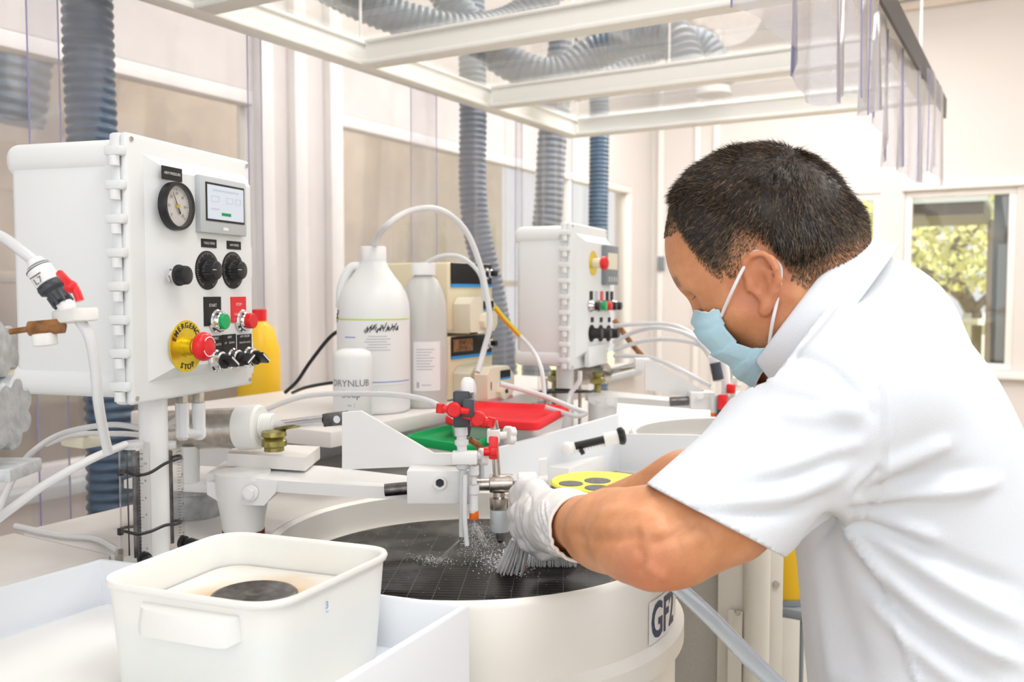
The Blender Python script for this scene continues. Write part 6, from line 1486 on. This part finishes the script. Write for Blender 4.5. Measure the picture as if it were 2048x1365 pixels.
# eyebrow and lashes
b = B(); rnd = random.Random(8)
for sgn in (1, -1):
    for i in range(150):
        t = rnd.random(); l_ = (.010+.038*t)*sgn; f_ = .0885-.016*t*t-.002+rnd.uniform(-.001, .001); u_ = .031+.004*math.sin(t*3)+rnd.uniform(-.0035, .0035)
        a = Vector(H(f_, u_, l_)); e = Vector(H(f_+.003, u_+.001+rnd.uniform(-.001, .002), l_+.006*sgn)); b.tube([a, (a+e)/2+Vector(HF)*.001, e], .0005, 3, 2)
b.build('eyebrow', M['hair'], man)
b = B()
for sgn in (1, -1):
    for i in range(26):
        t = i/25; l_ = (.022+.024*t)*sgn; a = Vector(H(.0825-.004*t, .0105, l_)); e = a+Vector(HF)*.0065-Vector(HU)*.0045+Vector(HL)*sgn*.002*(t-.4); b.tube([a, (a+e)/2-Vector(HU)*.001, e], .00025, 3, 3)
b.build('eyelash', M['hair'], man)

# ---- face mask
rows = [(-.008, .087, .055, -.014, .070), (-.020, .099, .056, -.026, .070), (-.040, .100, .056, -.037, .069), (-.062, .094, .052, -.055, .066), (-.080, .082, .040, -.066, .066), (-.100, .078, .024, -.071, .067), (-.118, .066, .018, -.078, .064)]
nu = 60; nv = 60; mv = np.zeros((nv+1, nu+1, 3))
rt = np.linspace(0, 1, len(rows)); 
for j in range(nv+1):
    t = j/nv; uc, fcn, fsd, us, lsd = [np.interp(t, rt, [r[k] for r in rows]) for k in range(5)]
    ple = .0034*(1-((t*4.0) % 1)) if .10 < t < .88 else .001
    for i in range(nu+1):
        s = (i/nu)*2-1; a = abs(s); ang = a*math.pi/2
        f_ = fsd+(fcn-fsd)*math.cos(ang)**.85; l_ = math.copysign(1, s)*lsd*math.sin(ang)**.95; u_ = uc+(us-uc)*a**1.7
        nose = .010*math.exp(-(s/.18)**2)*max(0, 1-t*2.2)
        gath = 1-ss(np.array([a]), .75, 1.0)[0]*.5
        pt = H(f_+ple*gath+nose, u_+.0015*math.sin(a*22)*(a > .7), l_*(1+ple*2)); mv[j, i] = pt
idxm = np.arange((nv+1)*(nu+1)).reshape(nv+1, nu+1)
mf = np.stack([idxm[:-1, :-1], idxm[1:, :-1], idxm[1:, 1:], idxm[:-1, 1:]], -1).reshape(-1, 4)
mask = npmesh('face_mask', mv.reshape(-1, 3), mf, M['maskc'], man, 'pale blue pleated face mask')
so_ = mask.modifiers.new('thick', 'SOLIDIFY'); so_.thickness = .0012; so_.offset = 0
for (edge_i, nm) in ((nu, 1), (0, -1)):
    top_ = Vector(mv[6, edge_i]); bot_ = Vector(mv[nv-8 if nm > 0 else nv//2, edge_i]); s = nm
    ear_top = Vector(E(.010, .020, .012)) if s > 0 else Vector(H(.006, .02, -.082)); eb1 = Vector(E(-.026, .016, .012)) if s > 0 else Vector(H(-.03, .01, -.08)); eb2 = Vector(E(-.020, -.016, .010)) if s > 0 else Vector(H(-.02, -.02, -.08))
    pts_ = [top_, top_.lerp(ear_top, .5)+Vector(HL)*.010*s, ear_top+Vector(HL)*.003*s, Vector(E(-.004, .034, .012)) if s > 0 else ear_top, eb1, eb2, eb2.lerp(bot_, .5)+Vector(HL)*.008*s, bot_]
    b = B(); b.tube(pts_, .0019, 8, 8); b.build('ear_loop', M['maskw'], mask, label='white elastic ear loop')
b = B(); b.tube([Vector(q) for q in mv[0, 2:-2]], .0010, 6, 0); b.tube([Vector(q) for q in mv[-1, 2:-2]], .0010, 6, 0); b.build('mask_hem', M['maskw'], mask)
# ---- polo shirt
sh = []
for a, b_, r in tor: sh.append(cap(a, b_, r+.004, None, .05))
sh += [cap(nP(1650, 690, 1.03), nP(1700, 680, 1.05), .062, .068, .04),
       cap(Lsh+lat*0, nP(1602, 882, .915), .074, .068, .04), cap(nP(1602, 882, .915), nP(1400, 1068, .875), .068, .068, .04), cap(nP(1612, 745, .975), nP(1735, 615, 1.02), .050, .056, .04), cap(nP(1612, 745, 1.08), nP(1735, 615, 1.10), .045, .052, .04),
       cap(nP(1640, 730, 1.02), Lsh, .075, .076, .05), cap(Rsh, nP(1520, 930, 1.24), .075, .07, .05), cap(nP(1640, 730, 1.12), Rsh, .075, .076, .05),
       cap(nP(1785, 668, 1.05), nP(1785, 668, 1.15), .064, .064, .05)]
vs2, fs2 = surf(sh, .0048)
vs2 = relax(vs2, fs2, 3)
# folds: polylines in the view, raised along the surface normal of the near side
FA = 1.5
folds = [  # (points, width px, amplitude m)
 ([(1350, 1010), (1480, 1003), (1600, 985), (1700, 935)], 16, .004), ([(1440, 1030), (1560, 1025), (1660, 985)], 14, -.003),
 ([(1500, 950), (1620, 920), (1730, 880)], 14, .003), ([(1420, 985), (1560, 960), (1690, 905)], 16, -.003),
 ([(1680, 1000), (1740, 950), (1840, 905), (1900, 885)], 16, .005), ([(1690, 1010), (1770, 985), (1900, 982), (1990, 965)], 13, .006), ([(1700, 1000), (1800, 960), (1960, 935)], 18, -.003),
 ([(1690, 1010), (1780, 1040), (1880, 1080)], 14, .006), ([(1680, 1020), (1800, 1100), (1900, 1170), (2040, 1250)], 18, .006), ([(1690, 1015), (1790, 1070), (1900, 1125), (2040, 1180)], 18, -.004),
 ([(1680, 1025), (1740, 1110), (1830, 1200), (1940, 1280), (2040, 1330)], 16, .007), ([(1720, 1130), (1800, 1230), (1900, 1320), (1980, 1365)], 18, -.004), ([(1740, 1190), (1830, 1290), (1920, 1365)], 16, .005),
 ([(1680, 1020), (1730, 1090), (1770, 1170), (1810, 1290), (1850, 1400)], 5, .004), ([(1675, 1025), (1650, 1100), (1690, 1250), (1730, 1370)], 30, -.004),
 ([(1600, 1110), (1640, 1240), (1665, 1370)], 14, .004), ([(1610, 1100), (1672, 1028)], 12, -.006), ([(1520, 755), (1640, 790), (1730, 850)], 22, .003), ([(1560, 700), (1660, 740), (1745, 830)], 12, -.003),
 ([(1560, 830), (1660, 830), (1745, 800)], 18, .003), ([(1745, 700), (1768, 800), (1770, 900), (1750, 990), (1690, 1035)], 3.5, .0022),
 ([(1700, 560), (1660, 620), (1610, 680), (1560, 730)], 10, -.003), ([(1690, 1012), (1750, 1003)], 7, -.006), ([(1700, 985), (1760, 930)], 8, -.005)]
vs2 = emboss(vs2, fs2, [(p_, w_, a_*FA) for p_, w_, a_ in folds])
NECK = ((1706, 506, 1.03), (1528, 742, .99)); NRAD = .068
# openings cut cleanly with planes
def cutmesh(vs, fs, cuts):
    bm = bmesh.new(); bv = [bm.verts.new(v) for v in vs.tolist()]
    for q in fs.tolist(): bm.faces.new([bv[i] for i in q])
    for co, no, test in cuts:
        fa = [f_ for f_ in bm.faces if test(f_.calc_center_median())]
        ge = list({v for f_ in fa for v in f_.verts})+list({x for f_ in fa for x in f_.edges})+fa
        r_ = bmesh.ops.bisect_plane(bm, geom=ge, plane_co=Vector(co), plane_no=Vector(no), dist=1e-5)
        cv_ = Vector(co); nv_ = Vector(no)
        dead = [f_ for f_ in bm.faces if test(f_.calc_center_median()) and (f_.calc_center_median()-cv_).dot(nv_) > 1e-5]
        bmesh.ops.delete(bm, geom=dead, context='FACES')
    bmesh.ops.triangulate(bm, faces=[f_ for f_ in bm.faces if len(f_.verts) > 4]); return bm
h0, h1 = nP(1322, 984, .865), nP(1578, 1119, .865); hc = nP(1448, 1050, 1.0)-nP(1448, 1050, .9)
axn = np.cross((h1-h0), hc); axn /= np.linalg.norm(axn)
if np.dot(axn, nP(1300, 1150, .86)-h0) < 0: axn = -axn
hcen = Vector((h0+h1)/2); ra = (nP(1520, 930, 1.24)-Rsh); ra /= np.linalg.norm(ra); rcen = Vector(nP(1490, 930, 1.24))
n0, n1 = nP(*NECK[0]), nP(*NECK[1]); nn = np.cross(n1-n0, (n0+n1)/2-CAMn); nn /= np.linalg.norm(nn)
if np.dot(nn, HC-n0) < 0: nn = -nn
ncen = Vector((n0+n1)/2)
hemc = (tor[-1][0]+tor[-1][1])/2
cuts = [(h0, axn, lambda q: (q-hcen).length < .13), (nP(1500, 905, 1.24), ra, lambda q: (q-rcen).length < .13 and (q-CAM).dot(FWD) > 1.10),
        (n0-nn*.012, nn, lambda q: (q-ncen).length < .17), ((hemc[0], hemc[1], hemc[2]-.03), (0, 0, -1), lambda q: q.z < hemc[2]+.02)]
bmS = cutmesh(vs2, fs2, cuts)
me = bpy.data.meshes.new('polo_shirt'); bmS.verts.ensure_lookup_table()
for v in bmS.verts: v.co -= man.location
bmS.to_mesh(me); bmS.free(); me.materials.append(M['cloth']); me.polygons.foreach_set('use_smooth', [True]*len(me.polygons)); me.update()
shirt = bpy.data.objects.new('polo_shirt', me); COL.objects.link(shirt); shirt.parent = man; shirt['label'] = 'white short sleeved polo shirt'
sm = shirt.modifiers.new('thick', 'SOLIDIFY'); sm.thickness = .003; sm.offset = 0
# collar: stand and fold
cc = (n0+n1)/2; ax1 = (n0-n1); Lc = np.linalg.norm(ax1)/2; ax1 = ax1/np.linalg.norm(ax1); ax2 = np.cross(nn, ax1)
if np.dot(ax2, lat) < 0: ax2 = -ax2
nc = 80; rws = [(-.030, -.004), (-.015, -.003), (.0, -.002), (.010, .0), (.014, .004), (.010, .009), (.0, .012), (-.012, .017), (-.026, .023), (-.034, .027)]
cvv = np.zeros((len(rws), nc+1, 3)); t0_, t1_ = -math.pi+.25, math.pi-.25
for i in range(nc+1):
    t = t0_+(t1_-t0_)*i/nc; back = .5+.5*math.cos(t)
    for j, (hh_, oo) in enumerate(rws):
        cvv[j, i] = cc+ax1*math.cos(t)*(Lc+oo)+ax2*math.sin(t)*(NRAD+oo)+nn*hh_
ic = np.arange(cvv.shape[0]*cvv.shape[1]).reshape(cvv.shape[:2]); cff = np.stack([ic[:-1, :-1], ic[1:, :-1], ic[1:, 1:], ic[:-1, 1:]], -1).reshape(-1, 4)
col_ = npmesh('collar', cvv.reshape(-1, 3), cff, M['cloth'], shirt); cm = col_.modifiers.new('thick', 'SOLIDIFY'); cm.thickness = .0022; cm.offset = 0
cs_ = col_.modifiers.new('smooth', 'SUBSURF'); cs_.levels = 1; cs_.render_levels = 1
# ---- trousers and shoes (below the frame)
kn = [hipc+lat*.09, hipc-lat*.09]
tr_ = [cap(hipc-lat*.05, hipc+lat*.05, .122, None, .04)]
feet = []
for k, off in ((0, np.array([.02, .03, 0])), (1, np.array([.14, .02, 0]))):
    hp = kn[k]; ft = hp.copy()+off; ft[2] = .09; mid_ = (hp+ft)/2; mid_[2] = .48; mid_ = mid_+np.array([-.02, 0, 0])
    tr_ += [cap(hp, mid_, .094, .068, .04), cap(mid_, ft, .068, .058, .03)]; feet.append(ft)
v3, f3 = surf(tr_, .010); npmesh('trousers', v3, f3, M['trouser'], man, 'light trousers')
for ft in feet:
    fw = np.array([-.93, .36, 0]); b_ = [cap(ft*[1, 1, 0]+[0, 0, .05], ft*[1, 1, 0]+fw*.09+[0, 0, .042], .045, .040, .02), cap(ft*[1, 1, 0]+fw*.10+[0, 0, .038], ft*[1, 1, 0]+fw*.17+[0, 0, .034], .038, .032, .02)]
    v4, f4 = surf(b_, .006); v4[:, 2] = np.maximum(v4[:, 2], .002); npmesh('shoe', v4, f4, M['shoe'], man, 'dark shoe')
# ---- gloves
def finger(pts, rr, k=.006):
    out = []
    for i in range(len(pts)-1): out.append(cap(pts[i], pts[i+1], rr[i], rr[i+1], k))
    return out
G1 = [cap(nP(1186, 1064, 1.00), nP(1130, 1046, 1.09), .0385, .0375, .015), cap(nP(1132, 1045, 1.088), nP(1104, 1042, 1.12), .037, .033, .015), cap(nP(1108, 1030, 1.12), nP(1068, 1018, 1.165), .026, .022, .015), cap(nP(1108, 1062, 1.12), nP(1078, 1062, 1.15), .026, .022, .015),
      cap(nP(1085, 1040, 1.13), nP(1070, 1042, 1.15), .026, .022, .015)]
# four fingers: from knuckle curl down round the brush
G1 += finger([nP(1062, 1000, 1.18), nP(1040, 1000, 1.205), nP(1032, 1030, 1.215), nP(1042, 1060, 1.215)], [.0125, .0115, .0105, .0095])
G1 += finger([nP(1062, 1020, 1.165), nP(1040, 1026, 1.185), nP(1038, 1058, 1.19), nP(1052, 1088, 1.19)], [.013, .012, .011, .0098])
G1 += finger([nP(1066, 1045, 1.15), nP(1048, 1056, 1.165), nP(1056, 1084, 1.17), nP(1074, 1100, 1.18)], [.013, .012, .011, .0098])
G1 += finger([nP(1080, 1066, 1.14), nP(1072, 1084, 1.145), nP(1088, 1104, 1.155), nP(1106, 1106, 1.17)], [.012, .011, .010, .0092])
# thumb leaves the upper side of the palm
G1 += finger([nP(1098, 1008, 1.14), nP(1072, 984, 1.17), nP(1052, 976, 1.195), nP(1036, 986, 1.21)], [.016, .014, .0125, .0105], .010)
vg, fg = surf(G1, .0020, .02); vg = relax(vg, fg, 2)
Ng = vnormals(vg, fg); axw = (nP(1130, 1046, 1.09)-nP(1186, 1064, 1.00)); axw /= np.linalg.norm(axw); tw = (vg-nP(1163, 1057, 1.035)) @ axw
pgl = nproj(vg); wr = .0004*np.sin((tw+.005*np.sin(pgl[:, 1]*.035))*820)*ss(-tw, -.050, -.020)
wr += .0004*np.array([mnoise.noise(Vector(p)*110) for p in vg.tolist()])*2
vg = vg+Ng*wr[:, None]
gf = []
for k, pl in enumerate([[(1094, 1002), (1096, 1028), (1108, 1062), (1128, 1077)], [(1088, 1003), (1088, 1031), (1103, 1066), (1141, 1083)], [(1081, 1022), (1084, 1042), (1100, 1072), (1141, 1089)], [(1076, 1043), (1088, 1065), (1106, 1081), (1146, 1094)], [(1076, 1064), (1094, 1086), (1118, 1096), (1146, 1099)], [(1082, 1080), (1100, 1098), (1122, 1104), (1142, 1104)]]):
    gf.append((pl, 2.8, .0020)); gf.append(([(x-3.5, y+4) for x, y in pl], 2.4, -.0018))
gf += [([(1046, 1016), (1040, 1046), (1045, 1074), (1060, 1092)], 4, -.0030), ([(1056, 986), (1062, 1000), (1058, 1020)], 4, -.0022), ([(1085, 1000), (1078, 1030), (1070, 1060)], 12, .0015)]
vg = emboss(vg, fg, gf, (-.1, .2))
wc = nP(1163, 1057, 1.035)
def npcut(vg, fg, co, no, name, label):
    bm = cutmesh(vg, fg, [(co, no, lambda q: True)]); bnd = {v for e_ in bm.edges if len(e_.link_faces) == 1 for v in e_.verts}
    ring = [v.co.copy() for v in bnd]
    for v in bm.verts: v.co -= man.location
    me = bpy.data.meshes.new(name); bm.to_mesh(me); bm.free(); me.materials.append(M['glove']); me.polygons.foreach_set('use_smooth', [True]*len(me.polygons)); me.update()
    o = bpy.data.objects.new(name, me); COL.objects.link(o); o.parent = man; o['label'] = label; return o, ring
gl, ring = npcut(vg, fg, wc, -axw, 'glove', 'white latex glove on the near hand with a rolled cuff')
gm = gl.modifiers.new('thick', 'SOLIDIFY'); gm.thickness = .0008; gm.offset = 1
w1 = np.cross(axw, [0, 0, 1.0]); w1 /= np.linalg.norm(w1); w2 = np.cross(axw, w1)
ring.sort(key=lambda q: math.atan2((q-Vector(wc)).dot(Vector(w2)), (q-Vector(wc)).dot(Vector(w1)))); ring = ring[::4]
b = B(); b.tube(ring+[ring[0]], .0021, 8, 3); b.build('glove_cuff', M['glove'], gl)
G2 = [cap(nP(1165, 1052, 1.265), nP(1140, 1070, 1.265), .029, .028, .015), cap(nP(1140, 1066, 1.265), nP(1108, 1080, 1.265), .026, .022, .015)]
for k in range(4):
    x0 = 1085+k*18; G2 += finger([nP(x0+16, 1078, 1.262-.004*k), nP(x0, 1092, 1.245), nP(x0+2, 1104, 1.235)], [.0105, .0100, .0090])
G2 += finger([nP(1150, 1062, 1.25), nP(1150, 1090, 1.23), nP(1138, 1104, 1.225)], [.013, .0115, .0100])
vg, fg = surf(G2, .0025, .02); vg = relax(vg, fg, 2); g2 = npmesh('glove', vg, fg, M['glove'], man, 'white latex glove on the far hand over the scrub brush')
